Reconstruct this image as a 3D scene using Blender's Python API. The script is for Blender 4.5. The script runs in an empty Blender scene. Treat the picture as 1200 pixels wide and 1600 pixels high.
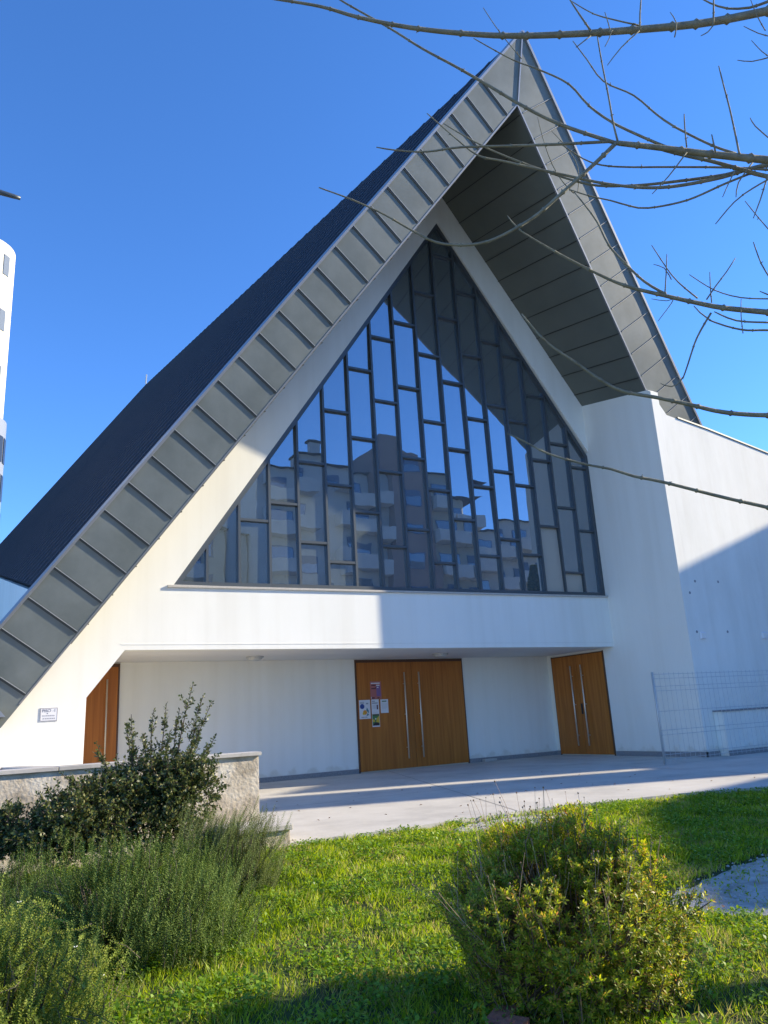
import bpy, bmesh, math, random
import numpy as np
from mathutils import Vector, Matrix, noise
from mathutils.geometry import tessellate_polygon

random.seed(7); rng = np.random.default_rng(7)
S = bpy.context.scene
COL = S.collection

# ---------------------------------------------------------------- camera
RM = np.array([[0.8741157507408591, 0.07869638946587137, 0.47930004443123103],
               [-0.48252303688810444, 0.253683950942717, 0.8383412025579886],
               [-0.05561630317654407, -0.9640805626705319, 0.25972195806640164]])
CAM = np.array([0, 0, 1.3]); FPX = 1202.0
cd = bpy.data.cameras.new('camera'); cam = bpy.data.objects.new('camera', cd); COL.objects.link(cam)
cd.sensor_fit = 'VERTICAL'; cd.sensor_height = 36; cd.sensor_width = 36; cd.lens = FPX / 1600 * 36
cd.clip_start = 0.05; cd.clip_end = 3000
M4 = Matrix.Identity(4)
for r_ in range(3):
    M4[r_][0] = RM[r_][0]; M4[r_][1] = -RM[r_][1]; M4[r_][2] = -RM[r_][2]; M4[r_][3] = CAM[r_]
cam.matrix_world = M4
S.camera = cam
S.render.resolution_x = 768; S.render.resolution_y = 1024

# ---------------------------------------------------------------- light
SUN_EL = math.radians(26.0)
SX, SY = 0.945, -0.328                                   # towards the sun, in plan
LV = Vector((-SX * math.cos(SUN_EL), -SY * math.cos(SUN_EL), -math.sin(SUN_EL)))
w = bpy.data.worlds.new("World"); S.world = w; w.use_nodes = True
nt = w.node_tree; bg = nt.nodes['Background']
sky = nt.nodes.new('ShaderNodeTexSky'); sky.sky_type = 'NISHITA'; sky.sun_disc = False
sky.sun_elevation = SUN_EL; sky.sun_rotation = math.atan2(SX, SY)
sky.altitude = 2500; sky.air_density = 1.0; sky.dust_density = 0.0; sky.ozone_density = 5.5
hs = nt.nodes.new('ShaderNodeHueSaturation'); hs.inputs['Saturation'].default_value = 1.12
wb = nt.nodes.new('ShaderNodeMixRGB'); wb.blend_type = 'MULTIPLY'; wb.inputs[0].default_value = 1; wb.inputs[2].default_value = (1.04, .97, 1.04, 1)
nt.links.new(sky.outputs[0], hs.inputs['Color']); nt.links.new(hs.outputs[0], wb.inputs[1]); nt.links.new(wb.outputs[0], bg.inputs[0])
bg.inputs[1].default_value = 0.108
sd = bpy.data.lights.new('sun', 'SUN'); sd.energy = 2.6; sd.angle = math.radians(0.53); sd.color = (1, 0.87, 0.65)
so = bpy.data.objects.new('sun', sd); COL.objects.link(so); so.rotation_euler = LV.to_track_quat('-Z', 'Y').to_euler()
S.view_settings.view_transform = 'Standard'; S.view_settings.look = 'None'
S.view_settings.exposure = 1.74; S.view_settings.gamma = 1
S.cycles.max_bounces = 12; S.cycles.diffuse_bounces = 7

# ---------------------------------------------------------------- helpers
def ray(px, py): return RM @ np.array([(px - 600) / FPX, (py - 800) / FPX, 1.0])
def at_depth(px, py, d): return Vector(CAM + ray(px, py) * d)
def on_y(px, py, y): v = ray(px, py); return Vector(CAM + v * (y - CAM[1]) / v[1])
def project(P):
    c = (np.asarray(P, float) - CAM) @ RM
    return 600 + FPX * c[..., 0] / c[..., 2], 800 + FPX * c[..., 1] / c[..., 2], c[..., 2]

def tag(o, label=None, cat=None, group=None, kind=None):
    if label: o['label'] = label
    if cat: o['category'] = cat
    if group: o['group'] = group
    if kind: o['kind'] = kind
    return o
def empty(name, loc=(0, 0, 0)):
    o = bpy.data.objects.new(name, None); COL.objects.link(o); o.location = loc; o.empty_display_size = .3
    o['_loc'] = list(loc); return o

class MB:
    """collects geometry in world coordinates"""
    def __init__(s): s.v = []; s.f = []
    def add(s, vs, fs):
        n = len(s.v); s.v += [tuple(x) for x in vs]; s.f += [tuple(i + n for i in f) for f in fs]; return s
    def box(s, a, b):
        x0, y0, z0 = a; x1, y1, z1 = b
        return s.add([(x0, y0, z0), (x1, y0, z0), (x1, y1, z0), (x0, y1, z0), (x0, y0, z1), (x1, y0, z1), (x1, y1, z1), (x0, y1, z1)],
                     [(0, 3, 2, 1), (4, 5, 6, 7), (0, 1, 5, 4), (1, 2, 6, 5), (2, 3, 7, 6), (3, 0, 4, 7)])
    def hexa(s, p):   # 8 points like box order
        return s.add(p, [(0, 3, 2, 1), (4, 5, 6, 7), (0, 1, 5, 4), (1, 2, 6, 5), (2, 3, 7, 6), (3, 0, 4, 7)])
    def obox(s, o, ax, ay, az):   # corner + three edge vectors
        o, ax, ay, az = map(Vector, (o, ax, ay, az))
        return s.hexa([o, o + ax, o + ax + ay, o + ay, o + az, o + ax + az, o + ax + ay + az, o + ay + az])
    def prism(s, loops, P, Q):
        """loops: 2D loops (outer, holes); P(u,v)->3D front; Q(u,v)->3D back"""
        tri = tessellate_polygon([[Vector((a, b, 0)) for a, b in l] for l in loops])
        flat = [p for l in loops for p in l]; n = len(flat)
        vs = [P(*p) for p in flat] + [Q(*p) for p in flat]
        fs = [tuple(t) for t in tri] + [tuple(i + n for i in reversed(t)) for t in tri]
        k = 0
        for l in loops:
            m = len(l)
            for i in range(m): a, b = k + i, k + (i + 1) % m; fs.append((a, b, b + n, a + n))
            k += m
        return s.add(vs, fs)
    def tube(s, pts, rad, seg=8, cap=True):
        pts = [Vector(p) for p in pts]; n = len(pts)
        if not hasattr(rad, '__len__'): rad = [rad] * n
        base = len(s.v); prev = None
        for i, p in enumerate(pts):
            t = (pts[min(i + 1, n - 1)] - pts[max(i - 1, 0)]).normalized()
            if prev is None:
                u = t.cross(Vector((0, 0, 1)))
                if u.length < .05: u = t.cross(Vector((0, 1, 0)))
            else: u = prev - t * prev.dot(t)
            u.normalize(); prev = u; v = t.cross(u)
            for k in range(seg):
                a = 2 * math.pi * k / seg; s.v.append(tuple(p + (u * math.cos(a) + v * math.sin(a)) * rad[i]))
        for i in range(n - 1):
            for k in range(seg):
                a = base + i * seg + k; b = base + i * seg + (k + 1) % seg
                s.f.append((a, b, b + seg, a + seg))
        if cap:
            s.f.append(tuple(base + k for k in reversed(range(seg)))); s.f.append(tuple(base + (n - 1) * seg + k for k in range(seg)))
        return s
    def build(s, name, mat, parent=None, smooth=False, bevel=0, fix=True):
        me = bpy.data.meshes.new(name); me.from_pydata(s.v, [], s.f)
        if fix:
            bm = bmesh.new(); bm.from_mesh(me); bmesh.ops.recalc_face_normals(bm, faces=bm.faces); bm.to_mesh(me); bm.free()
        me.materials.append(mat)
        if smooth: me.polygons.foreach_set('use_smooth', [True] * len(me.polygons))
        o = bpy.data.objects.new(name, me); COL.objects.link(o)
        if parent:
            o.parent = parent
            off = Vector(world_loc(parent)); o.location = -off
        if bevel:
            m = o.modifiers.new('bevel', 'BEVEL'); m.width = bevel; m.segments = 2; m.limit_method = 'ANGLE'
        return o
def world_loc(o):
    v = Vector((0, 0, 0))
    while o: v += o.location; o = o.parent
    return v

def np_mesh(name, V, k, mat, parent=None, smooth=False):
    """V: (N*k,3) vertices, each consecutive k form a face"""
    V = np.asarray(V, np.float32); n = len(V) // k
    me = bpy.data.meshes.new(name); me.vertices.add(len(V)); me.vertices.foreach_set('co', V.ravel())
    me.loops.add(n * k); me.loops.foreach_set('vertex_index', np.arange(n * k, dtype=np.int32))
    me.polygons.add(n); me.polygons.foreach_set('loop_start', np.arange(0, n * k, k, dtype=np.int32))
    me.polygons.foreach_set('loop_total', np.full(n, k, dtype=np.int32))
    me.materials.append(mat); me.update(calc_edges=True); me.validate()
    o = bpy.data.objects.new(name, me); COL.objects.link(o)
    if parent: o.parent = parent; o.location = -world_loc(parent)
    return o
def nrm(a): return a / np.maximum(np.linalg.norm(a, axis=-1, keepdims=True), 1e-9)
def leaves(P, D, N, L, W, fold=0.25, mid=.5):
    D = nrm(D); Sd = nrm(np.cross(D, N)); N2 = np.cross(Sd, D)
    L = np.broadcast_to(np.asarray(L, float), (len(P),))[:, None]; W = np.broadcast_to(np.asarray(W, float), (len(P),))[:, None]
    a = P; b = P + D * L * mid + Sd * W * .5 + N2 * W * fold; c = P + D * L; d = P + D * L * mid - Sd * W * .5 + N2 * W * fold
    return np.stack([a, b, c, d], 1).reshape(-1, 3)
def rdir(n, up=0.0):
    v = rng.normal(size=(n, 3)); v = nrm(v); v[:, 2] += up; return nrm(v)

# ---------------------------------------------------------------- materials
def mat(name, color, rough=.6, metal=0, var=None, scale=3, bump=0, bscale=40, spec=.5, coords='Object', stretch=None, detail=6):
    m = bpy.data.materials.new(name); m.use_nodes = True; t = m.node_tree; b = t.nodes['Principled BSDF']
    b.inputs['Roughness'].default_value = rough; b.inputs['Metallic'].default_value = metal; b.inputs['Specular IOR Level'].default_value = spec
    b.inputs['Base Color'].default_value = (*color, 1)
    tc = t.nodes.new('ShaderNodeTexCoord'); src = tc.outputs[coords]
    if stretch:
        mp = t.nodes.new('ShaderNodeMapping'); mp.inputs['Scale'].default_value = stretch; t.links.new(src, mp.inputs[0]); src = mp.outputs[0]
    if var:
        n = t.nodes.new('ShaderNodeTexNoise'); n.inputs['Scale'].default_value = scale; n.inputs['Detail'].default_value = detail; n.inputs['Roughness'].default_value = .62
        r = t.nodes.new('ShaderNodeValToRGB'); r.color_ramp.elements[0].position = .32; r.color_ramp.elements[1].position = .68
        r.color_ramp.elements[0].color = (*var, 1); r.color_ramp.elements[1].color = (*color, 1)
        t.links.new(src, n.inputs[0]); t.links.new(n.outputs[0], r.inputs[0]); t.links.new(r.outputs[0], b.inputs['Base Color'])
    if bump:
        n2 = t.nodes.new('ShaderNodeTexNoise'); n2.inputs['Scale'].default_value = bscale; n2.inputs['Detail'].default_value = 5
        bp = t.nodes.new('ShaderNodeBump'); bp.inputs['Strength'].default_value = bump; bp.inputs['Distance'].default_value = .02
        t.links.new(src, n2.inputs[0]); t.links.new(n2.outputs[0], bp.inputs['Height']); t.links.new(bp.outputs[0], b.inputs['Normal'])
    return m
def leaf_mat(name, cols, rough=.5, trans=.35, spec=.4, patch=0):
    m = bpy.data.materials.new(name); m.use_nodes = True; t = m.node_tree; b = t.nodes['Principled BSDF']
    g = t.nodes.new('ShaderNodeNewGeometry'); r = t.nodes.new('ShaderNodeValToRGB'); r.color_ramp.interpolation = 'LINEAR'
    els = r.color_ramp.elements
    while len(els) < len(cols): els.new(.5)
    for i, c in enumerate(cols): els[i].position = i / (len(cols) - 1); els[i].color = (*c, 1)
    
    if patch:
        tc = t.nodes.new('ShaderNodeTexCoord'); nn = t.nodes.new('ShaderNodeTexNoise'); nn.inputs['Scale'].default_value = 1.6; nn.inputs['Detail'].default_value = 4
        a = t.nodes.new('ShaderNodeMath'); a.operation = 'MULTIPLY_ADD'; a.inputs[1].default_value = patch; a.inputs[2].default_value = -patch * .5
        c = t.nodes.new('ShaderNodeMath'); c.operation = 'ADD'; c.use_clamp = True
        t.links.new(tc.outputs['Object'], nn.inputs[0]); t.links.new(nn.outputs[0], a.inputs[0]); t.links.new(a.outputs[0], c.inputs[0]); t.links.new(g.outputs['Random Per Island'], c.inputs[1]); t.links.new(c.outputs[0], r.inputs[0])
    else: t.links.new(g.outputs['Random Per Island'], r.inputs[0])
    t.links.new(r.outputs[0], b.inputs['Base Color'])
    b.inputs['Roughness'].default_value = rough; b.inputs['Specular IOR Level'].default_value = spec
    tr = t.nodes.new('ShaderNodeBsdfTranslucent'); mx = t.nodes.new('ShaderNodeMixShader'); mx.inputs[0].default_value = trans
    hv = t.nodes.new('ShaderNodeHueSaturation'); hv.inputs['Hue'].default_value = .485; hv.inputs['Saturation'].default_value = 1.1; hv.inputs['Value'].default_value = 1.5
    t.links.new(r.outputs[0], hv.inputs['Color']); t.links.new(hv.outputs[0], tr.inputs[0])
    t.links.new(b.outputs[0], mx.inputs[1]); t.links.new(tr.outputs[0], mx.inputs[2]); t.links.new(mx.outputs[0], t.nodes['Material Output'].inputs[0])
    return m

def plaster(name, base, dirt, sc=.5):
    m = mat(name, base, .85, bump=.06, bscale=45, spec=.2)
    t = m.node_tree; b = t.nodes['Principled BSDF']; tc = [n for n in t.nodes if n.type == 'TEX_COORD'][0]
    mp = t.nodes.new('ShaderNodeMapping'); mp.inputs['Scale'].default_value = (1, 1, .35); t.links.new(tc.outputs['Object'], mp.inputs[0])
    n = t.nodes.new('ShaderNodeTexNoise'); n.inputs['Scale'].default_value = sc; n.inputs['Detail'].default_value = 9; n.inputs['Roughness'].default_value = .65
    r = t.nodes.new('ShaderNodeValToRGB'); r.color_ramp.elements[0].position = .3; r.color_ramp.elements[1].position = .6
    r.color_ramp.elements[0].color = (*dirt, 1); r.color_ramp.elements[1].color = (*base, 1)
    t.links.new(mp.outputs[0], n.inputs[0]); t.links.new(n.outputs[0], r.inputs[0])
    mp2 = t.nodes.new('ShaderNodeMapping'); mp2.inputs['Scale'].default_value = (3.2, 3.2, .12); t.links.new(tc.outputs['Object'], mp2.inputs[0])
    n3 = t.nodes.new('ShaderNodeTexNoise'); n3.inputs['Scale'].default_value = 1.1; n3.inputs['Detail'].default_value = 7; t.links.new(mp2.outputs[0], n3.inputs[0])
    r3 = t.nodes.new('ShaderNodeValToRGB'); r3.color_ramp.elements[0].position = .36; r3.color_ramp.elements[1].position = .55
    r3.color_ramp.elements[0].color = (.965, .96, .95, 1); r3.color_ramp.elements[1].color = (1, 1, 1, 1); t.links.new(n3.outputs[0], r3.inputs[0])
    mx = t.nodes.new('ShaderNodeMixRGB'); mx.blend_type = 'MULTIPLY'; mx.inputs[0].default_value = 1
    t.links.new(r.outputs[0], mx.inputs[1]); t.links.new(r3.outputs[0], mx.inputs[2])
    # rain splash along the foot of the walls
    sp = t.nodes.new('ShaderNodeSeparateXYZ'); t.links.new(tc.outputs['Object'], sp.inputs[0])
    n4 = t.nodes.new('ShaderNodeTexNoise'); n4.inputs['Scale'].default_value = 4; n4.inputs['Detail'].default_value = 6; t.links.new(tc.outputs['Object'], n4.inputs[0])
    ma = t.nodes.new('ShaderNodeMath'); ma.operation = 'MULTIPLY_ADD'; ma.inputs[1].default_value = -2.2; ma.inputs[2].default_value = .42; t.links.new(sp.outputs['Z'], ma.inputs[0])
    mb = t.nodes.new('ShaderNodeMath'); mb.operation = 'MULTIPLY_ADD'; mb.inputs[1].default_value = 1.6; t.links.new(n4.outputs[0], mb.inputs[0]); t.links.new(ma.outputs[0], mb.inputs[2])
    r5 = t.nodes.new('ShaderNodeValToRGB'); r5.color_ramp.elements[0].position = .75; r5.color_ramp.elements[1].position = 1.0
    r5.color_ramp.elements[0].color = (1, 1, 1, 1); r5.color_ramp.elements[1].color = (.88, .86, .82, 1); t.links.new(mb.outputs[0], r5.inputs[0])
    m2 = t.nodes.new('ShaderNodeMixRGB'); m2.blend_type = 'MULTIPLY'; m2.inputs[0].default_value = 1
    t.links.new(mx.outputs[0], m2.inputs[1]); t.links.new(r5.outputs[0], m2.inputs[2]); t.links.new(m2.outputs[0], b.inputs['Base Color'])
    return m
M = {}
M['white'] = plaster('white_plaster', (.87, .86, .79), (.81, .80, .73))
M['white2'] = plaster('white_plaster_weathered', (.86, .85, .78), (.75, .74, .67), .8)
M['ceil'] = mat('ceiling_paint', (.78, .765, .73), .9, var=(.74, .73, .70), scale=1)
M['zinc'] = mat('zinc_sheet', (.20, .222, .21), .5, metal=.05, var=(.145, .165, .155), scale=1.3, spec=.25, bump=.05, bscale=6)
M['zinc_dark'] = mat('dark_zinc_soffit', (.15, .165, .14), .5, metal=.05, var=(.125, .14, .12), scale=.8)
M['fin_shade'] = mat('seam_shade', (.045, .05, .046), .6)  # near-black tone stands in for the shadow band beside each fascia seam
M['trim'] = mat('zinc_trim', (.30, .31, .32), .38, metal=.5)
M['seam_light'] = mat('seam_highlight', (.46, .47, .45), .5, metal=.1)  # pale tone stands in for sunlight catching the seam edges
M['roof'] = mat('standing_seam_roof', (.012, .017, .026), .75, var=(.009, .013, .021), scale=.6, spec=.12)
M['frame'] = mat('anthracite_frame', (.085, .10, .11), .4, metal=.3)
M['stone'] = mat('grey_granite', (.30, .30, .30), .7, var=(.20, .20, .21), scale=30, bump=.1)
M['sill'] = mat('sill_stone', (.52, .49, .44), .7, var=(.42, .40, .36), scale=25)
M['steel'] = mat('brushed_steel', (.75, .69, .56), .4, metal=.6)
M['galv'] = mat('galvanised_wire', (.50, .51, .50), .45, metal=.3)
M['black'] = mat('black_plastic', (.02, .02, .02), .4)
M['lamp'] = mat('frosted_lamp', (.55, .55, .52), .35, spec=.6)
M['brick'] = mat('red_brick', (.42, .16, .10), .85, var=(.28, .10, .07), scale=20, bump=.4, bscale=60)

def wood():
    m = mat('orange_wood', (.36, .125, .025), .38, spec=.35); t = m.node_tree; b = t.nodes['Principled BSDF']; tc = [n for n in t.nodes if n.type == 'TEX_COORD'][0]
    mp = t.nodes.new('ShaderNodeMapping'); mp.inputs['Scale'].default_value = (9, 9, .35); t.links.new(tc.outputs['Object'], mp.inputs[0])
    n = t.nodes.new('ShaderNodeTexNoise'); n.inputs['Scale'].default_value = 1.6; n.inputs['Detail'].default_value = 8; n.inputs['Distortion'].default_value = .6; t.links.new(mp.outputs[0], n.inputs[0])
    r = t.nodes.new('ShaderNodeValToRGB'); e = r.color_ramp.elements; e[0].position = .3; e[1].position = .72
    e[0].color = (.33, .105, .015, 1); e[1].color = (.50, .18, .03, 1); t.links.new(n.outputs[0], r.inputs[0]); t.links.new(r.outputs[0], b.inputs['Base Color'])
    return m
M['wood'] = wood()

def concrete(name, c1, c2, c3):
    m = mat(name, c1, .8, bump=.15, bscale=25, spec=.3); t = m.node_tree; b = t.nodes['Principled BSDF']; tc = [n for n in t.nodes if n.type == 'TEX_COORD'][0]
    n = t.nodes.new('ShaderNodeTexNoise'); n.inputs['Scale'].default_value = .7; n.inputs['Detail'].default_value = 10; n.inputs['Roughness'].default_value = .7; t.links.new(tc.outputs['Object'], n.inputs[0])
    r = t.nodes.new('ShaderNodeValToRGB'); e = r.color_ramp.elements; e.new(.5); e[0].position = .3; e[2].position = .7
    e[0].color = (*c3, 1); e[1].color = (*c1, 1); e[2].color = (*c2, 1); t.links.new(n.outputs[0], r.inputs[0]); t.links.new(r.outputs[0], b.inputs['Base Color'])
    return m
M['concrete'] = concrete('platform_concrete', (.54, .51, .455), (.62, .59, .53), (.40, .38, .34))
M['oldwall'] = concrete('stained_render', (.56, .49, .39), (.74, .70, .62), (.27, .22, .16))
n_ = [n for n in M['oldwall'].node_tree.nodes if n.type == 'TEX_NOISE']; n_[1].inputs['Scale'].default_value = 2.4; [n for n in M['oldwall'].node_tree.nodes if n.type == 'BUMP'][0].inputs['Strength'].default_value = .6
M['coping'] = concrete('coping_stone', (.50, .47, .43), (.58, .55, .50), (.36, .34, .31))
M['gravel'] = concrete('gravel_path', (.46, .43, .38), (.60, .57, .51), (.26, .23, .19))

def glass_mat(name, dark, gfac, tint):
    m = bpy.data.materials.new(name); m.use_nodes = True; t = m.node_tree; b = t.nodes['Principled BSDF']
    b.inputs['Base Color'].default_value = (*dark, 1); b.inputs['Roughness'].default_value = .35; b.inputs['Specular IOR Level'].default_value = .2
    gl = t.nodes.new('ShaderNodeBsdfGlossy'); gl.inputs['Roughness'].default_value = .004; gl.inputs['Color'].default_value = (*tint, 1)
    tc = t.nodes.new('ShaderNodeTexCoord'); n = t.nodes.new('ShaderNodeTexNoise'); n.inputs['Scale'].default_value = 2.2; n.inputs['Detail'].default_value = 1.0
    bp = t.nodes.new('ShaderNodeBump'); bp.inputs['Strength'].default_value = .05; bp.inputs['Distance'].default_value = .016
    t.links.new(tc.outputs['Object'], n.inputs[0]); t.links.new(n.outputs[0], bp.inputs['Height']); t.links.new(bp.outputs[0], gl.inputs['Normal'])
    lw = t.nodes.new('ShaderNodeFresnel'); lw.inputs['IOR'].default_value = 1.5
    mr = t.nodes.new('ShaderNodeMath'); mr.operation = 'ADD'; mr.inputs[1].default_value = gfac; mr.use_clamp = True; t.links.new(lw.outputs[0], mr.inputs[0])
    mx = t.nodes.new('ShaderNodeMixShader'); t.links.new(mr.outputs[0], mx.inputs[0])
    t.links.new(b.outputs[0], mx.inputs[1]); t.links.new(gl.outputs[0], mx.inputs[2]); t.links.new(mx.outputs[0], t.nodes['Material Output'].inputs[0])
    return m
M['glass'] = glass_mat('solar_glass', (.10, .13, .14), .36, (.62, .67, .74))
M['reflection_beige'] = mat('reflection_tone', (.42, .39, .33), .3, spec=.5)  # beige puts a bright reflection into the colour of two panes
M['winglass'] = glass_mat('house_glass', (.03, .05, .08), .25, (.8, .85, .95))

# ---------------------------------------------------------------- ground, platform, path
def zg(x, y):
    t = np.clip((y - 4.2) / 4.4, 0, 1); t = t * t * (3 - 2 * t)
    return -.30 + .235 * t + .012 * np.sin(x * 2.1 + y) * (1 - t) + .01 * np.sin(y * 3.3 - x * 1.3) * (1 - t)
gx = np.unique(np.concatenate([np.linspace(-600, -12, 16), np.linspace(-12, 22, 120), np.linspace(22, 600, 16)]))
gy = np.unique(np.concatenate([np.linspace(-600, -2, 16), np.linspace(-2, 12, 80), np.linspace(12, 700, 16)]))
XX, YY = np.meshgrid(gx, gy); ZZ = zg(XX, YY)
nx, ny = len(gx), len(gy)
me = bpy.data.meshes.new('ground')
me.from_pydata(np.stack([XX.ravel(), YY.ravel(), ZZ.ravel()], 1).tolist(), [], [(j * nx + i, j * nx + i + 1, (j + 1) * nx + i + 1, (j + 1) * nx + i) for j in range(ny - 1) for i in range(nx - 1)])
gm = concrete('lawn_soil', (.045, .07, .018), (.07, .10, .025), (.05, .045, .025)); gm.node_tree.nodes['Principled BSDF'].inputs['Roughness'].default_value = 1
[n for n in gm.node_tree.nodes if n.type == 'TEX_NOISE'][1].inputs['Scale'].default_value = 3
me.materials.append(gm); go = bpy.data.objects.new('ground', me); COL.objects.link(go); tag(go, kind='structure')

st_ = MB().box((-60, -21, -.6), (60, -1.2, -.18)).build('street_bounce_paving', concrete('bounce_paving', (.60, .565, .50), (.66, .62, .56), (.52, .49, .44)))  # unseen pale paving, added to bounce warm sunlight onto the walls
tag(st_, kind='structure')
pz = MB().box((-90, -1.19, -.6), (-5, 90, -.10)).build('bounce_ground', st_.data.materials[0]); tag(pz, kind='structure')  # unseen pale ground, added to bounce light onto the shaded pier
edge = [(3.25, 8.87), (4.1, 8.83), (5.14, 8.80), (6.3, 8.85), (7.34, 8.87), (8.24, 8.69), (9.57, 8.48), (11.02, 8.03), (14, 7.2), (30, 2.5)]
pl = [(-6, 9.9), (3.2, 9.9)] + edge + [(45, 2.5), (45, 20), (-6, 20)]
def scatter_edge(e, k=6, j=.012):
    out = []
    for a, b in zip(e[:-1], e[1:]):
        for i in range(k):
            t = i / k; out.append((a[0] + (b[0] - a[0]) * t + random.uniform(-j, j), a[1] + (b[1] - a[1]) * t + random.uniform(-j, j)))
    return out + [e[-1]]
pl = pl[:2] + scatter_edge(edge) + pl[-3:]
p = MB().prism([pl], lambda a, b: (a, b, 0), lambda a, b: (a, b, -.35)).build('platform', M['concrete']); tag(p, kind='structure')
jn = MB()
for (a, b) in [((6.9, 8.9), (10.2, 18.4)), ((12.4, 8.0), (14.2, 18.4)), ((3.4, 12.6), (16, 12.4)), ((15.2, 7.0), (16.2, 13.0))]:
    v = (Vector(b) - Vector(a)).normalized() * .006; q = Vector((-v.y, v.x))
    jn.add([(a[0] + q.x, a[1] + q.y, .004), (a[0] - q.x, a[1] - q.y, .004), (b[0] - q.x, b[1] - q.y, .004), (b[0] + q.x, b[1] + q.y, .004)], [(0, 1, 2, 3)])
tag(jn.build('platform_joint', mat('joint', (.12, .115, .11), .9)), kind='structure')

[n for n in M['gravel'].node_tree.nodes if n.type == 'TEX_NOISE'][1].inputs['Scale'].default_value = 5
[n for n in M['gravel'].node_tree.nodes if n.type == 'BUMP'][0].inputs['Strength'].default_value = 1
def patch(name, pts, m, dz=.012):
    c = Vector((sum(a for a, b in pts) / len(pts), sum(b for a, b in pts) / len(pts)))
    ring = []
    n = len(pts)
    for i in range(n * 8):
        k = i // 8; t = (i % 8) / 8; p0, p1, p2, p3 = [Vector(pts[(k + d) % n]) for d in (-1, 0, 1, 2)]
        q = .5 * ((2 * p1) + (p2 - p0) * t + (2 * p0 - 5 * p1 + 4 * p2 - p3) * t * t + (-p0 + 3 * p1 - 3 * p2 + p3) * t ** 3)
        q += Vector((random.uniform(-1, 1), random.uniform(-1, 1))) * .035; ring.append(q)
    b = MB(); R_ = 10; vs = []; fs = []
    for j in range(R_ + 1):
        for q in ring:
            s_ = c.lerp(q, (j + .02) / (R_ + .02)); vs.append((s_.x, s_.y, float(zg(s_.x, s_.y)) + dz * (1 if j < R_ else -1)))
    m_ = len(ring)
    for j in range(R_):
        for i in range(m_): fs.append((j * m_ + i, j * m_ + (i + 1) % m_, (j + 1) * m_ + (i + 1) % m_, (j + 1) * m_ + i))
    fs.append(tuple(range(m_)))
    o = b.add(vs, fs).build(name, m, fix=True); tag(o, kind='structure'); return [(q.x, q.y) for q in ring]
path_poly = patch('gravel_path', [(4.9, 4.75), (5.2, 5.1), (5.9, 5.3), (7.0, 5.5), (8.3, 5.35), (13, 4.2), (13, 2.3), (9, 3.1), (6.5, 3.9), (5.6, 4.2)], M['gravel'])
bare_poly = patch('bare_soil', [(5.45, 8.35), (5.9, 8.72), (6.9, 8.8), (8.0, 8.5), (7.2, 8.15), (6.2, 8.05)], M['gravel'])
def in_poly(P, poly):
    x, y = P[:, 0], P[:, 1]; ins = np.zeros(len(P), bool); n = len(poly)
    for i in range(n):
        x0, y0 = poly[i]; x1, y1 = poly[(i + 1) % n]
        c = ((y0 > y) != (y1 > y)) & (x < (x1 - x0) * (y - y0) / (y1 - y0 + 1e-12) + x0); ins ^= c
    return ins

# ---------------------------------------------------------------- church
YF = 15.676; YB = 18.47; XP = 16.0; HC = 2.88; TF = .30
ch = empty('church', (8.5, YF, 0))
tag(ch, 'white A-frame church with grey metal gable fascia, dark steep roof and tall triangular glazed window', 'church')
IA = Vector((11.117, 11.718, 15.634)); UF = Vector((0, -.2502, .9682)); NF = Vector((0, -.9682, -.2502)); DR = Vector((0, .980, .200))
# gable front plane: coordinates (x, v)
def FP(x, v, out=0.0, back=0.0): return Vector((x, IA.y, IA.z)) + UF * v + NF * out + DR * back
def v_of_z(z): return (z - IA.z) / UF.z
sl = lambda p, q, t: (p[0] + (q[0] - p[0]) * t, p[1] + (q[1] - p[1]) * t)
OT = (11.117, 1.862)                                    # outer apex
LO = (.25, v_of_z(2.56)); LI = (1.154, v_of_z(1.90))    # left fascia, outer and inner lower end
LI = (1.154, -14.18)
# outer left line passes (1.373, z4.089)
kL = (OT[1] - v_of_z(4.089)) / (OT[0] - 1.373); LO = (.1, OT[1] - kL * (OT[0] - .1)); LB = (.1, -14.18)
RI = (18.45, 0 - 1.273 * (18.45 - 11.117)); kRI = 1.273
def rin(x): return (x, (v_of_z(9.504)) * (x - 11.117) / (16.049 - 11.117))
kRO = (OT[1] - v_of_z(8.764)) / (18.364 - 11.117)
def rout(x): return (x, OT[1] - kRO * (x - 11.117))
RO = rout(20.5); RIe = rin(19.6)

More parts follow.
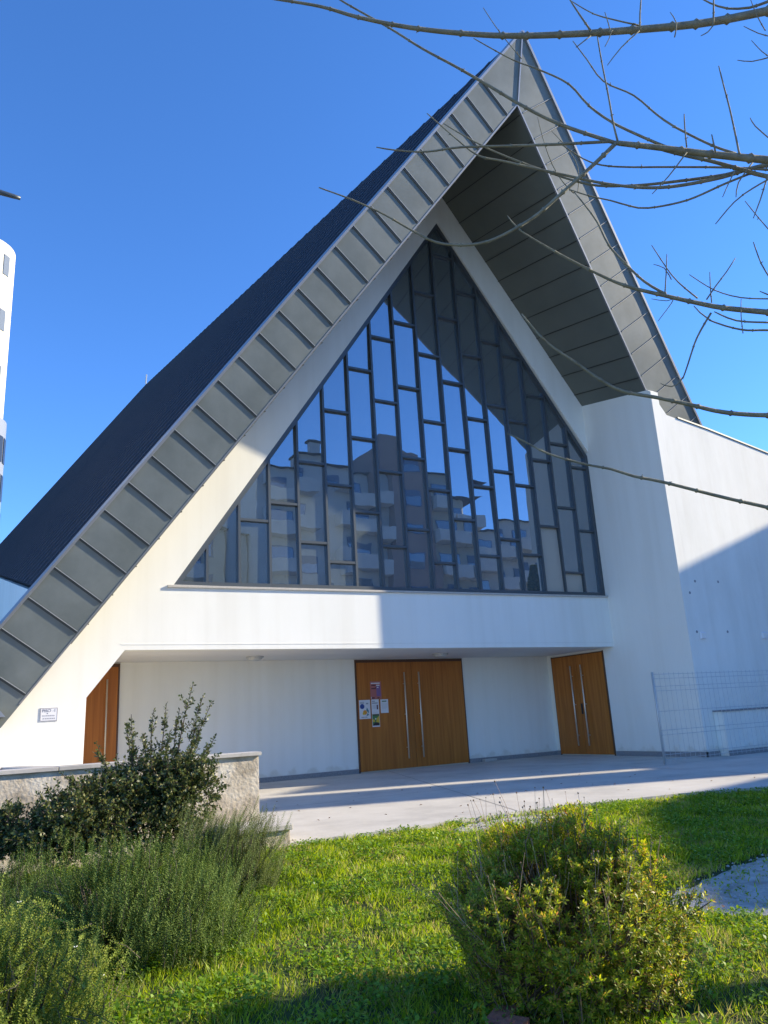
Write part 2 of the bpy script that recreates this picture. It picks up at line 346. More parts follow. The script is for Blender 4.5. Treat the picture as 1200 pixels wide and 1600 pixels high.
# fascia panels (slightly pillowed sheets) and standing fins, with shade and lit edges put into their colours
def line_at(p, q, t): return Vector((p[0] + (q[0] - p[0]) * t, p[1] + (q[1] - p[1]) * t))
def fascia(inner, outer, n, fin_h, name, side):
    b = MB(); fins = MB(); lit_edges = MB()
    A0, A1 = Vector(inner[0]), Vector(inner[1]); B0, B1 = Vector(outer[0]), Vector(outer[1])
    e = (A1 - A0).normalized(); per = Vector((-e.y, e.x)); 
    if per.dot(B0 - A0) < 0: per = -per
    def hit(p):   # go from inner point perpendicular to outer line
        d = (B1 - B0); den = per.x * d.y - per.y * d.x; t = ((B0.x - p.x) * d.y - (B0.y - p.y) * d.x) / den; return p + per * t
    ts = n
    for i in range(len(ts) - 1):
        a0 = A0 + e * ts[i]; a1 = A0 + e * ts[i + 1]
        if i == 0 and ts[0] < 0:   # wedge at the apex
            a0 = A0.copy(); c0 = B0.copy()
        else: c0 = hit(a0)
        c1 = hit(a1)
        amp = random.uniform(.002, .006); G = 7; vs = []; ph = random.uniform(0, 6)
        for r in range(G + 1):
            for c in range(G + 1):
                u = c / G; w_ = r / G; q = (a0.lerp(a1, u)).lerp(c0.lerp(c1, u), w_)
                bulge = amp * (math.sin(math.pi * u) * math.sin(math.pi * w_)) ** .7 * (1 + .4 * math.sin(ph + 5 * w_))
                vs.append(FP(q.x, q.y, .012 + bulge))
        b.add(vs, [(r * (G + 1) + c, r * (G + 1) + c + 1, (r + 1) * (G + 1) + c + 1, (r + 1) * (G + 1) + c) for r in range(G) for c in range(G)])
        if i == 0 and ts[0] < 0: continue
        ang = e * (.024 if side == 'left' else .008)  # left fins widened to suggest their shadow bands
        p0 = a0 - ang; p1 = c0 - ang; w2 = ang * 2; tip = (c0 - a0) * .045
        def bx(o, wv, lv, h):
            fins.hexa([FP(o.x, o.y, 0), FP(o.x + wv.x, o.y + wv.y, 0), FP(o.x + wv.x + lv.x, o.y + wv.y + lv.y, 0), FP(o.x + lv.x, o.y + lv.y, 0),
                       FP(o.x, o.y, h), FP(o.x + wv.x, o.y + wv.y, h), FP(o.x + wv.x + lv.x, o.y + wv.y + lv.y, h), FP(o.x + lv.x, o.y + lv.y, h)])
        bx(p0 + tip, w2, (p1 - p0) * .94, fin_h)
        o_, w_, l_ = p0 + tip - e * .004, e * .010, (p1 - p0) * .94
        lit_edges.hexa([FP(o_.x, o_.y, fin_h + .001), FP(o_.x + w_.x, o_.y + w_.y, fin_h + .001), FP(o_.x + w_.x + l_.x, o_.y + w_.y + l_.y, fin_h + .001), FP(o_.x + l_.x, o_.y + l_.y, fin_h + .001),
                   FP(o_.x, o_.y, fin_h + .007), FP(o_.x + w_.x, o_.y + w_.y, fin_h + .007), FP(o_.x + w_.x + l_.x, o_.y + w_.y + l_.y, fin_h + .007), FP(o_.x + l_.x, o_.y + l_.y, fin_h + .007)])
    o = b.build(name, M['zinc'], ch, smooth=True); o['label'] = 'grey zinc fascia of the %s gable slope' % side
    fo = fins.build('standing_seam', M['fin_shade'], o); lit_edges.build('lit_seam_edge', M['seam_light'], o)
    return o
tL = [-1e-3] + [.45 + .668 * k for k in range(0, 27)]
tR = [-1e-3] + [.22 + .668 * k for k in range(0, 19)]
EL = (LI[0] - IA.x, LI[1]); ER = rin(19.6)
faL = fascia([(IA.x, 0), (LI[0] - .9, LI[1] * (IA.x - LI[0] + .9) / (IA.x - LI[0]))], [OT, LO], [-1] + tL[1:], .034, 'fascia', 'left')
faR = fascia([(IA.x, 0), ER], [OT, RO], [-1] + tR[1:], .03, 'fascia', 'right')

# roof body: left slab, left blade, right slab (cross-section in the gable plane, extruded along the ridge)
eaveL = (1.24, OT[1] - kL * (OT[0] - 1.24))
slopeLi = LI[1] / (LI[0] - IA.x)
def liv(x): return (x, slopeLi * (x - IA.x))
bl = MB()
LEN = 44
bl.prism([[(IA.x, 0), OT, eaveL, (1.24 + .75, eaveL[1]), liv(1.24 + .75)][0:3] + [(2.15, liv(2.15)[1])]], lambda a, b: FP(a, b, 0, 0), lambda a, b: FP(a, b, 0, LEN))
blade = MB().prism([[(2.15, liv(2.15)[1]), eaveL, LO, (.1, LI[1]), LI]], lambda a, b: FP(a, b, 0, 0), lambda a, b: FP(a, b, 0, .32))
br = MB().prism([[(IA.x, 0), OT, RO, RIe]], lambda a, b: FP(a, b, 0, 0), lambda a, b: FP(a, b, 0, LEN))
rfL = bl.build('roof', M['roof'], ch); rfL['label'] = 'dark blue-grey left roof slope with standing seams'
bdo = blade.build('fascia_return', M['trim'], ch)
rfR = br.build('roof', M['roof'], ch)
# standing seams on the left slope, parallel to the rake
sm = MB(); eo = (Vector(eaveL) - Vector(OT)).normalized(); no = Vector((eo.y, -eo.x)); 
if no.x > 0: no = -no
for k in range(0, 54):
    bk = .45 + k * .80; Lg = (Vector(eaveL) - Vector(OT)).length
    a = Vector(OT) + eo * .05; c = Vector(OT) + eo * (Lg - .02)
    q = [FP(a.x, a.y, 0, bk), FP(a.x, a.y, 0, bk + .03), FP(c.x, c.y, 0, bk + .03), FP(c.x, c.y, 0, bk)]
    a2, c2 = a + no * .022, c + no * .022
    q += [FP(a2.x, a2.y, 0, bk), FP(a2.x, a2.y, 0, bk + .03), FP(c2.x, c2.y, 0, bk + .03), FP(c2.x, c2.y, 0, bk)]
    sm.hexa(q)
sm.build('standing_seam', mat('roof_seam', (.075, .09, .115), .6), rfL)
# soffit linings (thin dark sheets with joints) under both slopes, in front of the facade
sf = MB(); sj = MB()
ei = (Vector(ER) - Vector((IA.x, 0))).normalized(); ni = Vector((ei.y, -ei.x))
if ni.x > 0: ni = -ni
for (P0, P1, nn) in (((IA.x, 0), ER, ni), ((IA.x, 0), liv(1.9), Vector((-(-1) * 1, 0)))):
    P0, P1 = Vector(P0), Vector(P1); e = (P1 - P0).normalized(); nn = Vector((e.y, -e.x)); 
    if nn.y > 0: nn = -nn
    a, c = P0 + e * .0 + nn * .0, P1
    q = []
    for o_ in (.004, .02):
        for (pp, bk) in ((a, .02), (c, .02), (c, 5.2), (a, 5.2)):
            z_ = pp + nn * o_; q.append(FP(z_.x, z_.y, 0, bk))
    sf.hexa(q)
    Lg = (P1 - P0).length; t = .22
    while t < Lg:
        pp = P0 + e * t; q = []
        for o_ in (.02, .038):
            for (dd, bk) in ((-.009, .02), (.009, .02), (.009, 5.0), (-.009, 5.0)):
                z_ = pp + e * dd + nn * o_; q.append(FP(z_.x, z_.y, 0, bk))
        sj.hexa(q); t += .668
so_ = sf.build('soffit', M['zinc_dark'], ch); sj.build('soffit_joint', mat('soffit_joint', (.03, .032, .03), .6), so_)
# edge flashings
tr = MB()
def strip(P0, P1, wi, wo, h0, h1, bk=None):
    P0, P1 = Vector(P0), Vector(P1); e = (P1 - P0).normalized(); n = Vector((-e.y, e.x))
    if n.y < 0: n = -n
    q = []
    for h in (h0, h1):
        for (pp, o_) in ((P0, -wi), (P1, -wi), (P1, wo), (P0, wo)):
            z_ = pp + n * o_; q.append(FP(z_.x, z_.y, h))
    tr.hexa(q)
strip(OT, LO, .02, .03, -.32, .05); strip(OT, RO, .03, .03, -.3, .06)
strip((IA.x, 0), rin(16.3), .02, .015, -.03, .03); strip((IA.x, 0), LI, .0, .03, -.03, .022)
tr.hexa([FP(11.10, .02, 0), FP(11.134, .02, 0), FP(11.134, 1.86, 0), FP(11.10, 1.86, 0), FP(11.10, .02, .045), FP(11.134, .02, .045), FP(11.134, 1.86, .045), FP(11.10, 1.86, .045)])
tr.build('roof_flashing', M['trim'], ch)
# gutter end at the foot of the left fascia
g = MB(); g.prism([[(.1, 0), (.92, 0), (.78, .16), (.1, .22)]], lambda a, b: (a, 15.0, 1.70 + b), lambda a, b: (a, 15.3, 1.70 + b)); g.build('gutter', M['trim'], ch)

# facade wall with window opening and porch opening
rk = lambda x: 16.47 - 1.306 * (x - 11.117)
rkl = lambda x: 16.47 - 1.45 * (11.117 - x)
WIN = [(3.91, 4.20), (11.27, 14.98), (15.995, 8.45), (15.995, 4.30)]
outer = [(0, -.3), (0, 1.80), (1.0, 1.86), (1.25, rkl(1.25)), (11.117, 16.47), (XP + .1, rk(XP + .1)), (XP + .1, 8.43), (11.27, 14.98), (3.91, 4.20), (XP + .1, 4.24), (XP + .1, HC), (2.98, HC), (2.31, 2.0), (.62, -.3)]
fw = MB().prism([outer], lambda a, b: (a, YF, b), lambda a, b: (a, YF + TF, b)).build('facade_wall', M['white'], ch)
gs = MB().add([(2.31, YF, 2.0), (.62, YF, -.3), (2.34, YF + .34, -.3), (2.31, YF + .55, 2.0), (.62, YF + .55, -.3), (2.34, YF + .56, -.3)], [(0, 1, 2), (0, 2, 5, 3), (1, 4, 5, 2), (3, 5, 4), (0, 3, 4, 1)])
gs.build('leg_foot', M['white'], ch)
w2 = MB()
w2.box((-.05, YB, -.2), (XP + .2, YB + .3, HC - .002))                      # back wall of the porch
w2.box((.0, YF + TF + .002, -.2), (.3, YB - .002, HC - .002))
w2.build('porch_back_wall', M['white'], ch)
MB().box((.0, YF + TF + .002, HC), (XP, YB + .3, HC + .25)).build('porch_ceiling', M['ceil'], ch)
pw = MB().prism([[(13.13, -.2), (YB + .3, -.2), (YB + .3, 10.9), (13.43, 9.66), (13.13, 9.45)]], lambda a, b: (XP, a, b), lambda a, b: (XP + .28, a, b)).build('side_pier', M['white'], ch)
rw = MB().prism([[(XP + .281, -.2), (XP + .281, 9.10), (16.50, 8.83), (18.09, 8.62), (20.66, 8.21), (34, 6.05), (34, -.2)]], lambda a, b: (a, 13.13, b), lambda a, b: (a, 13.43, b))
rwo = rw.build('right_wall', M['white2'], ch)
cp = MB()
for (a, b) in (((16.9, 8.785), (18.09, 8.627)), ((18.09, 8.627), (20.66, 8.217)), ((20.66, 8.217), (34, 6.057))):
    cp.hexa([(a[0], 13.10, a[1]), (b[0], 13.10, b[1]), (b[0], 13.47, b[1]), (a[0], 13.47, a[1]), (a[0], 13.10, a[1] + .045), (b[0], 13.10, b[1] + .045), (b[0], 13.47, b[1] + .045), (a[0], 13.47, a[1] + .045)])
cp.build('wall_capping', M['frame'], rwo)
lw = MB().box((16.44, 12.86, -.2), (34, 13.125, 1.02)).build('plinth_wall', M['white'], ch)
MB().box((16.40, 12.83, 1.022), (34, 13.127, 1.06)).build('plinth_coping', M['stone'], lw)
# left side wall, rear body
sw = MB(); sw.prism([[(YF + TF + .01, -.2), (58, -.2), (58, 12.6), (YF + TF + .01, 4.05)]], lambda a, b: (1.27, a, b), lambda a, b: (1.57, a, b)).build('left_side_wall', M['white'], ch)
MB().prism([[(1.6, -.2), (22, -.2), (22, 14), (11.1, 24), (1.6, 12)]], lambda a, b: (a, 54, b), lambda a, b: (a, 54.3, b)).build('rear_wall', M['white'], ch)
# skirting
def SKB(a, b): MB().box(a, b).build('skirting', M['stone'], ch)
SKB((3.38 + .02, YB - .025, .0), (9.38, YB - .002, .11)); SKB((12.82, YB - .025, .0), (XP - .03, YB - .002, .11))
SKB((XP - .03, 13.10, .0), (XP - .003, 16.05, .12)); SKB((XP - .03, 18.27, .0), (XP - .003, YB - .003, .12)); SKB((XP - .03, 13.10, 0), (16.43, 13.128, .12)); SKB((16.43, 12.83, 0), (34, 12.858, .12))

# drip line on the beam
MB().box((2.9, YF - .006, HC + .10), (XP - .01, YF - .001, HC + .12)).build('beam_groove', M['white2'], fw)

# doors
def door(x0, x1, nleaf, hx, axis='Y', y0=None, label=''):
    d = MB(); z0, z1 = .03, 2.78; gap = .006
    o = None
    if axis == 'Y':
        w_ = (x1 - x0) / nleaf
        o = MB().box((x0, YB - .03, z0), (x1, YB - .0035, z1 + .04)).build('door', M['door_edge'], ch)
        for i in range(nleaf): MB().box((x0 + i * w_ + gap, YB - .05, z0), (x0 + (i + 1) * w_ - gap, YB - .031, z1)).build('door_leaf', M['wood'], o, bevel=.003)
        f = MB(); f.box((x0 - .035, YB - .035, 0), (x0 - .001, YB - .003, z1 + .04)); f.box((x1 + .001, YB - .035, 0), (x1 + .035, YB - .003, z1 + .04)); f.box((x0 - .035, YB - .035, z1 + .041), (x1 + .035, YB - .003, z1 + .075))
        f.build('door_frame', M['door_edge'], o)
        for h in hx:
            t = MB(); t.tube([(h, YB - .13, .27), (h, YB - .13, 2.50)], .019, 10)
            for zz in (.55, 1.4, 2.2): t.tube([(h, YB - .13, zz), (h, YB - .05, zz)], .010, 8)
            t.build('handle', M['steel'], o, smooth=True)
    else:
        w_ = (x1 - x0) / nleaf
        o = MB().box((XP - .03, x0, z0), (XP - .0035, x1, z1 + .03)).build('door', M['door_edge'], ch)
        for i in range(nleaf): MB().box((XP - .05, x0 + i * w_ + gap, z0), (XP - .031, x0 + (i + 1) * w_ - gap, z1)).build('door_leaf', M['wood'], o, bevel=.003)
        f = MB(); f.box((XP - .034, x0 - .03, 0), (XP - .003, x0 - .001, z1 + .04)); f.box((XP - .034, x1 + .001, 0), (XP - .003, x1 + .03, z1 + .04)); f.build('door_frame', M['door_edge'], o)
        for h in hx:
            t = MB(); t.tube([(XP - .13, h, .27), (XP - .13, h, 2.50)], .019, 10)
            for zz in (.55, 1.4, 2.2): t.tube([(XP - .13, h, zz), (XP - .05, h, zz)], .010, 8)
            t.build('handle', M['steel'], o, smooth=True)
        MB().box((XP - .065, 17.10, 1.13), (XP - .051, 17.17, 1.42)).build('lock_plate', M['black'], o)
    o['label'] = label; return o
M['door_edge'] = mat('door_edge', (.10, .045, .02), .5)
door(2.42, 3.38, 1, [3.13], label='single orange wooden door leaf at the left end of the porch')
door(9.42, 12.78, 2, [10.82, 11.28], label='wide double orange wooden door with posters taped to its left leaf')
door(16.12, 18.24, 2, [17.37, 16.94], axis='X', label='double orange wooden door in the side pier with a black lock plate')
wt = MB(); wt.box((9.36, YB - .03, 2.862), (12.84, YB - .004, 2.877)); wt.build('door_lintel', M['ceil'], ch)

# window: frame bars and individually tilted panes
YG = YF + .14
win = MB().prism([WIN, [(4.10, 4.285), (11.27, 14.80), (15.90, 8.41), (15.90, 4.385)]], lambda a, b: (a, YG - .09, b), lambda a, b: (a, YG + .06, b)).build('window', M['frame'], ch)
XM = [3.91 + .7115 * k for k in range(18)]
XM[17] = 15.995
trs = {2: [5.72], 3: [6.17], 4: [7.23, 5.30], 5: [8.65, 6.75, 4.87], 6: [9.9, 8.03, 6.14], 7: [10.92, 9.13, 7.24, 5.33], 8: [11.5, 9.64, 7.69, 5.81],
       9: [12.57, 10.71, 8.78, 6.90, 4.99], 10: [13.93, 11.96, 10.03, 8.10, 6.17], 11: [12.91, 10.95, 9.07, 7.14, 5.25], 12: [11.51, 9.56, 7.64, 5.74],
       13: [11.21, 9.19, 7.31, 5.35], 14: [10.09, 8.13, 6.19], 15: [8.71, 6.79, 4.92], 16: [8.06, 6.16]}
def wtop(x): return 4.20 + (14.98 - 4.20) / (11.27 - 3.91) * (x - 3.91) if x < 11.27 else 14.98 - (14.98 - 8.45) / (15.995 - 11.27) * (x - 11.27)
def wbot(x): return 4.20 + .10 / 12.085 * (x - 3.91)
bars = MB()
HB = .027
for i in range(1, 17):
    x = XM[i]; bars.prism([[(x - HB, wbot(x) + .06), (x + HB, wbot(x) + .06), (x + HB, wtop(x + HB) - .1), (x - HB, wtop(x - HB) - .1)]], lambda a, b: (a, YG - .085, b), lambda a, b: (a, YG + .05, b))
for c, zs in trs.items():
    for z in zs: bars.box((XM[c] + HB + .001, YG - .08, z - .028), (XM[c + 1] - HB - .001, YG + .05, z + .028))
bars.build('mullion', M['frame'], win)
pan = MB(); bei = MB()
for c in range(17):
    x0, x1 = XM[c] + HB - .005, XM[c + 1] - HB + .005
    if c == 16: x1 = 15.93
    zs = sorted(trs.get(c, [])); lo = wbot(x0)
    for k in range(len(zs) + 1):
        b0 = wbot(x0) if k == 0 else zs[k - 1]; hasT = k < len(zs)
        if hasT: poly = [(x0, b0), (x1, b0), (x1, min(zs[k], wtop(x1))), (x0, min(zs[k], wtop(x0)))]
        else:
            poly = [(x0, b0), (x1, b0)]
            if wtop(x1) > b0: poly.append((x1, wtop(x1)))
            if x0 < 11.27 < x1: poly.append((11.27, 14.98))
            if wtop(x0) > b0 + .01: poly.append((x0, wtop(x0)))
            poly = [q for i_, q in enumerate(poly)]
        if len(poly) < 3: continue
        cx = sum(q[0] for q in poly) / len(poly); cz = sum(q[1] for q in poly) / len(poly)
        ta, tb = random.gauss(0, .008), random.gauss(0, .008)
        if (c, k) in ((9, 2),): ta = .0
        tgt = bei if (c, k) in ((14, 0), (15, 0)) else pan
        G = [(a, YG + (a - cx) * ta + (b - cz) * tb, b) for a, b in poly]
        tgt.add(G, [tuple(range(len(G)))])
pan.build('glass', M['glass'], win, fix=False); bei.build('reflection_pane', M['reflection_beige'], win, fix=False)
MB().hexa([(3.78, YF - .05, 4.14), (XP - .005, YF - .05, 4.24), (XP - .005, YG - .09, 4.24), (3.78, YG - .09, 4.14), (3.78, YF - .05, 4.185), (XP - .005, YF - .05, 4.285), (XP - .005, YG - .09, 4.285), (3.78, YG - .09, 4.185)]).build('window_sill', M['sill'], win)
# bird-like finial and lightning rod on the ridge
MB().tube([FP(11.1, 1.9, 0, 43.3), FP(11.1, 2.6, 0, 43.3)], .05, 6).build('ridge_rod', M['galv'], ch)

# ---------------------------------------------------------------- small things on the building
def lamp(x, y, label):
    e = empty('ceiling_lamp', (x, y, HC)); tag(e, label, 'lamp', 'round lamps on the porch ceiling')
    b = MB(); n = 24; prof = [(.20, -.004), (.20, -.03), (.17, -.06)]
    for i in range(2):
        pass
    rings = []
    def lathe(prof, name, m):
        q = MB(); vs = []
        for r, z in prof:
            for k in range(n): a = 2 * math.pi * k / n; vs.append((x + r * math.cos(a), y + r * math.sin(a), HC + z))
        fs = [(i * n + k, i * n + (k + 1) % n, (i + 1) * n + (k + 1) % n, (i + 1) * n + k) for i in range(len(prof) - 1) for k in range(n)]
        fs.append(tuple((len(prof) - 1) * n + k for k in range(n)))
        q.add(vs, fs).build(name, m, e, smooth=True)
    lathe([(.21, -.002), (.21, -.028), (.19, -.035), (.17, -.03)], 'lamp_base', M['galv'])
    lathe([(.18, -.028), (.175, -.055), (.14, -.085), (.08, -.10), (.02, -.104)], 'lamp_glass', M['lamp'])
lamp(6.25, 17.4, 'round ceiling lamp over the plain white wall, left of the double door')
lamp(11.26, 17.16, 'round ceiling lamp directly above the double door with posters')

def text(name, s_, size, loc, mt, parent, rot=(math.pi / 2, 0, 0)):
    c = bpy.data.curves.new(name, 'FONT'); c.body = s_; c.size = size; c.extrude = .001; c.align_x = 'CENTER'; c.align_y = 'CENTER'
    o = bpy.data.objects.new('tmp', c); COL.objects.link(o); bpy.context.view_layer.update()
    me = bpy.data.meshes.new_from_object(o); bpy.data.objects.remove(o)
    me.materials.clear(); me.materials.append(mt); q = bpy.data.objects.new(name, me); COL.objects.link(q)
    q.parent = parent; q.location = Vector(loc) - world_loc(parent); q.rotation_euler = rot; return q
sg = empty('wall_sign', (1.675, YF - .01, 1.725)); tag(sg, 'small white wall sign with grey border reading PISO -1 beside the left porch opening', 'sign')
ink = mat('grey_ink', (.16, .16, .22), .6); pale = mat('sign_white', (.78, .78, .80), .4)
MB().box((1.525, YF - .012, 1.605), (1.825, YF - .002, 1.845)).build('plate', pale, sg)
b = MB()
for a, c in (((1.53, 1.61), (1.82, 1.618)), ((1.53, 1.832), (1.82, 1.84)), ((1.53, 1.619), (1.538, 1.831)), ((1.812, 1.619), (1.82, 1.831))): b.box((a[0], YF - .015, a[1]), (c[0], YF - .0125, c[1]))
b.build('border', mat('sign_border', (.30, .28, .30), .6), sg)
text('lettering', 'PISO -1', .075, (1.675, YF - .014, 1.79), ink, sg)
b = MB().prism([[(1.635, 1.752), (1.665, 1.752), (1.65, 1.732)]], lambda a, c: (a, YF - .015, c), lambda a, c: (a, YF - .0125, c))
b.build('arrow', ink, sg)
b = MB(); b_ = [(1.565, .024), (1.60, .02), (1.628, .024), (1.66, .018), (1.686, .026), (1.72, .02), (1.748, .024)]
for z, sh in ((1.692, 0), (1.642, .01)):
    for x, w_ in b_: b.box((x + sh, YF - .0145, z), (x + sh + w_, YF - .0125, z + .022))
b.build('small_lettering', mat('pale_ink', (.42, .42, .46), .6), sg)

YP = YB - .052
def poster(x0, x1, z0, z1, label, base, bits):
    e = empty('poster', (x0, YP, z0)); tag(e, label, 'poster', 'papers taped to the double door')
    MB().box((x0, YP - .004, z0), (x1, YP - .001, z1)).build('paper', base, e)
    W, H = x1 - x0, z1 - z0
    for i, (nm, m, rects) in enumerate(bits):
        b = MB()
        for r in rects:
            if len(r) == 3:
                n = 14; pts = [(r[0] + r[2] * math.cos(2 * math.pi * k / n), r[1] + r[2] * W / H * math.sin(2 * math.pi * k / n)) for k in range(n)]
            elif len(r) == 4: pts = [(r[0], r[1]), (r[2], r[1]), (r[2], r[3]), (r[0], r[3])]
            else: pts = [(r[k], r[k + 1]) for k in range(0, len(r), 2)]
            o_ = .0055 + .0012 * i
            b.prism([pts], lambda a, c: (x0 + a * W, YP - o_, z0 + c * H), lambda a, c: (x0 + a * W, YP - .0041, z0 + c * H))
        b.build(nm, m, e)
cm = lambda n, c: mat(n, c, .5)
pk, dk, wh, bl_, yel, gr, org, brn, gry, tea = cm('poster_pink', (.42, .14, .13)), cm('poster_dark', (.10, .03, .04)), cm('poster_paper', (.72, .72, .74)), cm('poster_blue', (.03, .07, .28)), cm('poster_yellow', (.65, .45, .04)), cm('poster_green', (.07, .20, .07)), cm('poster_orange', (.70, .30, .03)), cm('poster_brown', (.05, .025, .02)), cm('poster_grey', (.30, .31, .36)), cm('poster_teal', (.08, .22, .25))
purp = cm('poster_purple', (.22, .12, .28))
poster(9.80, 10.13, 1.83, 2.285, 'pink and red poster, topmost of the papers on the double door', pk, [
    ('picture', purp, [(.55, .15, .92, .75)]), ('heading', wh, [(.08, .86, .88, .92), (.55, .74, .85, .80), (.6, .62, .75, .68), (.04, .02, .10, .12)]), ('lettering', dk, [(.10, .74, .5, .80), (.10, .56, .5, .62), (.08, .02, .35, .10), (.6, .02, .8, .08), (.42, .60, .52, .66)])])
poster(9.446, 9.774, 1.335, 1.815, 'white poster with blue disc and yellow shape, leftmost on the double door', wh, [
    ('disc', bl_, [(.27, .66, .20)]), ('picture', org, [(.50, .34, .18)]), ('accent', yel, [(.38, .28, .10)]), ('leaf', tea, [(.62, .45, .82, .28, .85, .42, .68, .60), (.62, .14, .86, .20, .72, .30)]), ('lettering', gry, [(.08, .87, .45, .90), (.08, .81, .45, .84), (.62, .77, .82, .84), (.16, .07, .45, .11), (.5, .07, .7, .11)])])
poster(9.812, 10.034, 1.452, 1.82, 'white notice with grey lettering, in the middle of the papers', wh, [
    ('lettering', gry, [(.08, .84, .5, .90), (.08, .70, .85, .78), (.12, .6, .6, .615), (.12, .54, .6, .555), (.12, .48, .6, .495), (.12, .42, .6, .435), (.12, .36, .6, .375), (.12, .10, .9, .115)]), ('picture', dk, [(.68, .30, .86, .62)])])
poster(10.085, 10.318, 1.46, 1.812, 'pale blue-white notice with a green heading, rightmost on the double door', wh, [
    ('heading', gr, [(.18, .82, .78, .90)]), ('lettering', gry, [(.15, .70, .85, .712), (.15, .62, .85, .632), (.15, .54, .85, .552), (.15, .46, .8, .472), (.15, .38, .85, .392), (.15, .3, .7, .312)])])
poster(9.814, 10.037, 1.12, 1.448, 'yellow, green and black picture card, lowest of the papers on the double door', wh, [
    ('picture', gr, [(.04, .10, .96, .98)]), ('shape', yel, [(.5, .38, .96, .30, .96, .85, .6, .65), (.04, .50, .12, .36, .4, .42, .2, .62)]), ('dark_print', brn, [(.06, .10, .94, .10, .8, .32, .3, .34), (.1, .88, .9, .96)]), ('accent', wh, [(.45, .62, .09)])])  # dark brown areas are printed on the card

for (x, lab) in ((16.49, 'small white junction box on the right wall nearer the pier corner'), (18.91, 'small white junction box farther right on the shaded right wall')):
    e = empty('junction_box', (x, 13.13, 2.88)); tag(e, lab, 'junction box', 'junction boxes on the right wall')
    MB().box((x - .10, 13.08, 2.80), (x + .10, 13.128, 2.97)).build('casing', pale, e, bevel=.012)
    MB().box((x - .07, 13.072, 2.83), (x + .07, 13.079, 2.94)).build('cover', M['white2'], e)
hb = MB()
for (px, py) in ((1086, 908), (1122, 909), (1078, 926), (1137, 987), (1089, 987)):
    q = on_y(px, py, 13.126); hb.tube([(q.x, 13.124, q.z), (q.x, 13.135, q.z)], .035, 8)
hb.build('wall_hole', M['stone'], rwo)

# loose brick at the foot of the wall
e = MB().box((13.2, 18.25, .002), (13.62, 18.40, .075)).build('loose_block', M['sill'], bevel=.01); tag(e, 'small pale stone block lying by the back wall right of the double door', 'stone')

# ---------------------------------------------------------------- retaining wall, block, stair parapet
rwall = empty('retaining_wall', (1, 9.6, 0)); tag(rwall, 'stained beige garden wall with flat stone coping behind the leafy bushes', 'wall')
MB().box((-3.5, 9.45, -.4), (3.43, 9.72, .955)).build('wall', M['oldwall'], rwall, bevel=.006)
c_ = MB()
for i in range(6): c_.box((-3.5 + i * 1.16, 9.41, .957), (-3.5 + (i + 1) * 1.16 - .008, 9.76, 1.0))
c_.build('coping', M['coping'], rwall, bevel=.004)
bk = empty('stone_block', (3.3, 9.1, 0)); tag(bk, 'low weathered stone block at the corner where the garden wall meets the platform', 'stone block')
MB().box((2.9, 8.80, -.15), (3.56, 9.44, .145)).build('block', M['oldwall'], bk, bevel=.012); MB().box((2.86, 8.76, .147), (3.58, 9.44, .21)).build('slab', M['coping'], bk, bevel=.01)
pr = empty('stair_parapet', (.5, 12, 0)); tag(pr, 'low parapet with stone coping around the stairs behind the garden wall', 'wall')
a, b2, c2 = Vector((-1.6, 11.0, 0)), Vector((.83, 13.4, 0)), Vector((1.9, 10.2, 0))
for (p0, p1, nm) in ((a, b2, 'left'), (b2, c2, 'right')):
    d = (p1 - p0); n_ = Vector((-d.y, d.x, 0)).normalized() * .22
    MB().obox(p0 - Vector((0, 0, .3)), d, n_, (0, 0, 1.17)).build('wall', M['oldwall'], pr)
    MB().obox(p0 - n_ * .15 + Vector((0, 0, .872)), d, n_ * 1.3, (0, 0, .05)).build('coping', M['coping'], pr)

# ---------------------------------------------------------------- mesh fence
fn = empty('mesh_fence', (15.08, 13.6, 0)); tag(fn, 'thin welded wire mesh fence panel with one slim post standing before the pier', 'fence')
F0 = Vector((13.50, 12.15, 0)); FD = Vector((.93, -.10, 0)).normalized()
def to_depth(px, py, Y): return on_y(px, py, Y)
pb_, pt_ = on_y(1038, 1187, 12.6), on_y(1028, 1050, 12.6)
F0 = Vector((pb_.x, 12.6, 0)); FH = pt_.z
MB().tube([F0, F0 + Vector((0, 0, FH))], .026, 8).build('post', M['galv'], fn, smooth=True)
b = MB(); LF = 8.0; k = 0
while k * .16 < LF:
    x = F0.x + .06 + k * .16; b.tube([(x, 12.6, .05), (x, 12.6, FH - .01)], .004, 5); k += 1
b.build('vertical_wire', M['galv'], fn)
b = MB()
for z in (.10, .20, .62, .72, 1.13, 1.58, 1.68, FH - .14, FH - .04):
    b.tube([(F0.x, 12.6 - .02, z * FH / 2.0), (F0.x + LF, 12.6 - .02, z * FH / 2.0)], .0055, 5)
b.build('horizontal_wire', M['galv'], fn)
for i in (2, 3): MB().tube([F0 + Vector((2.9 * i, .03, 0)), F0 + Vector((2.55 * i, .03, FH))], .024, 8).build('post', M['galv'], fn, smooth=True)

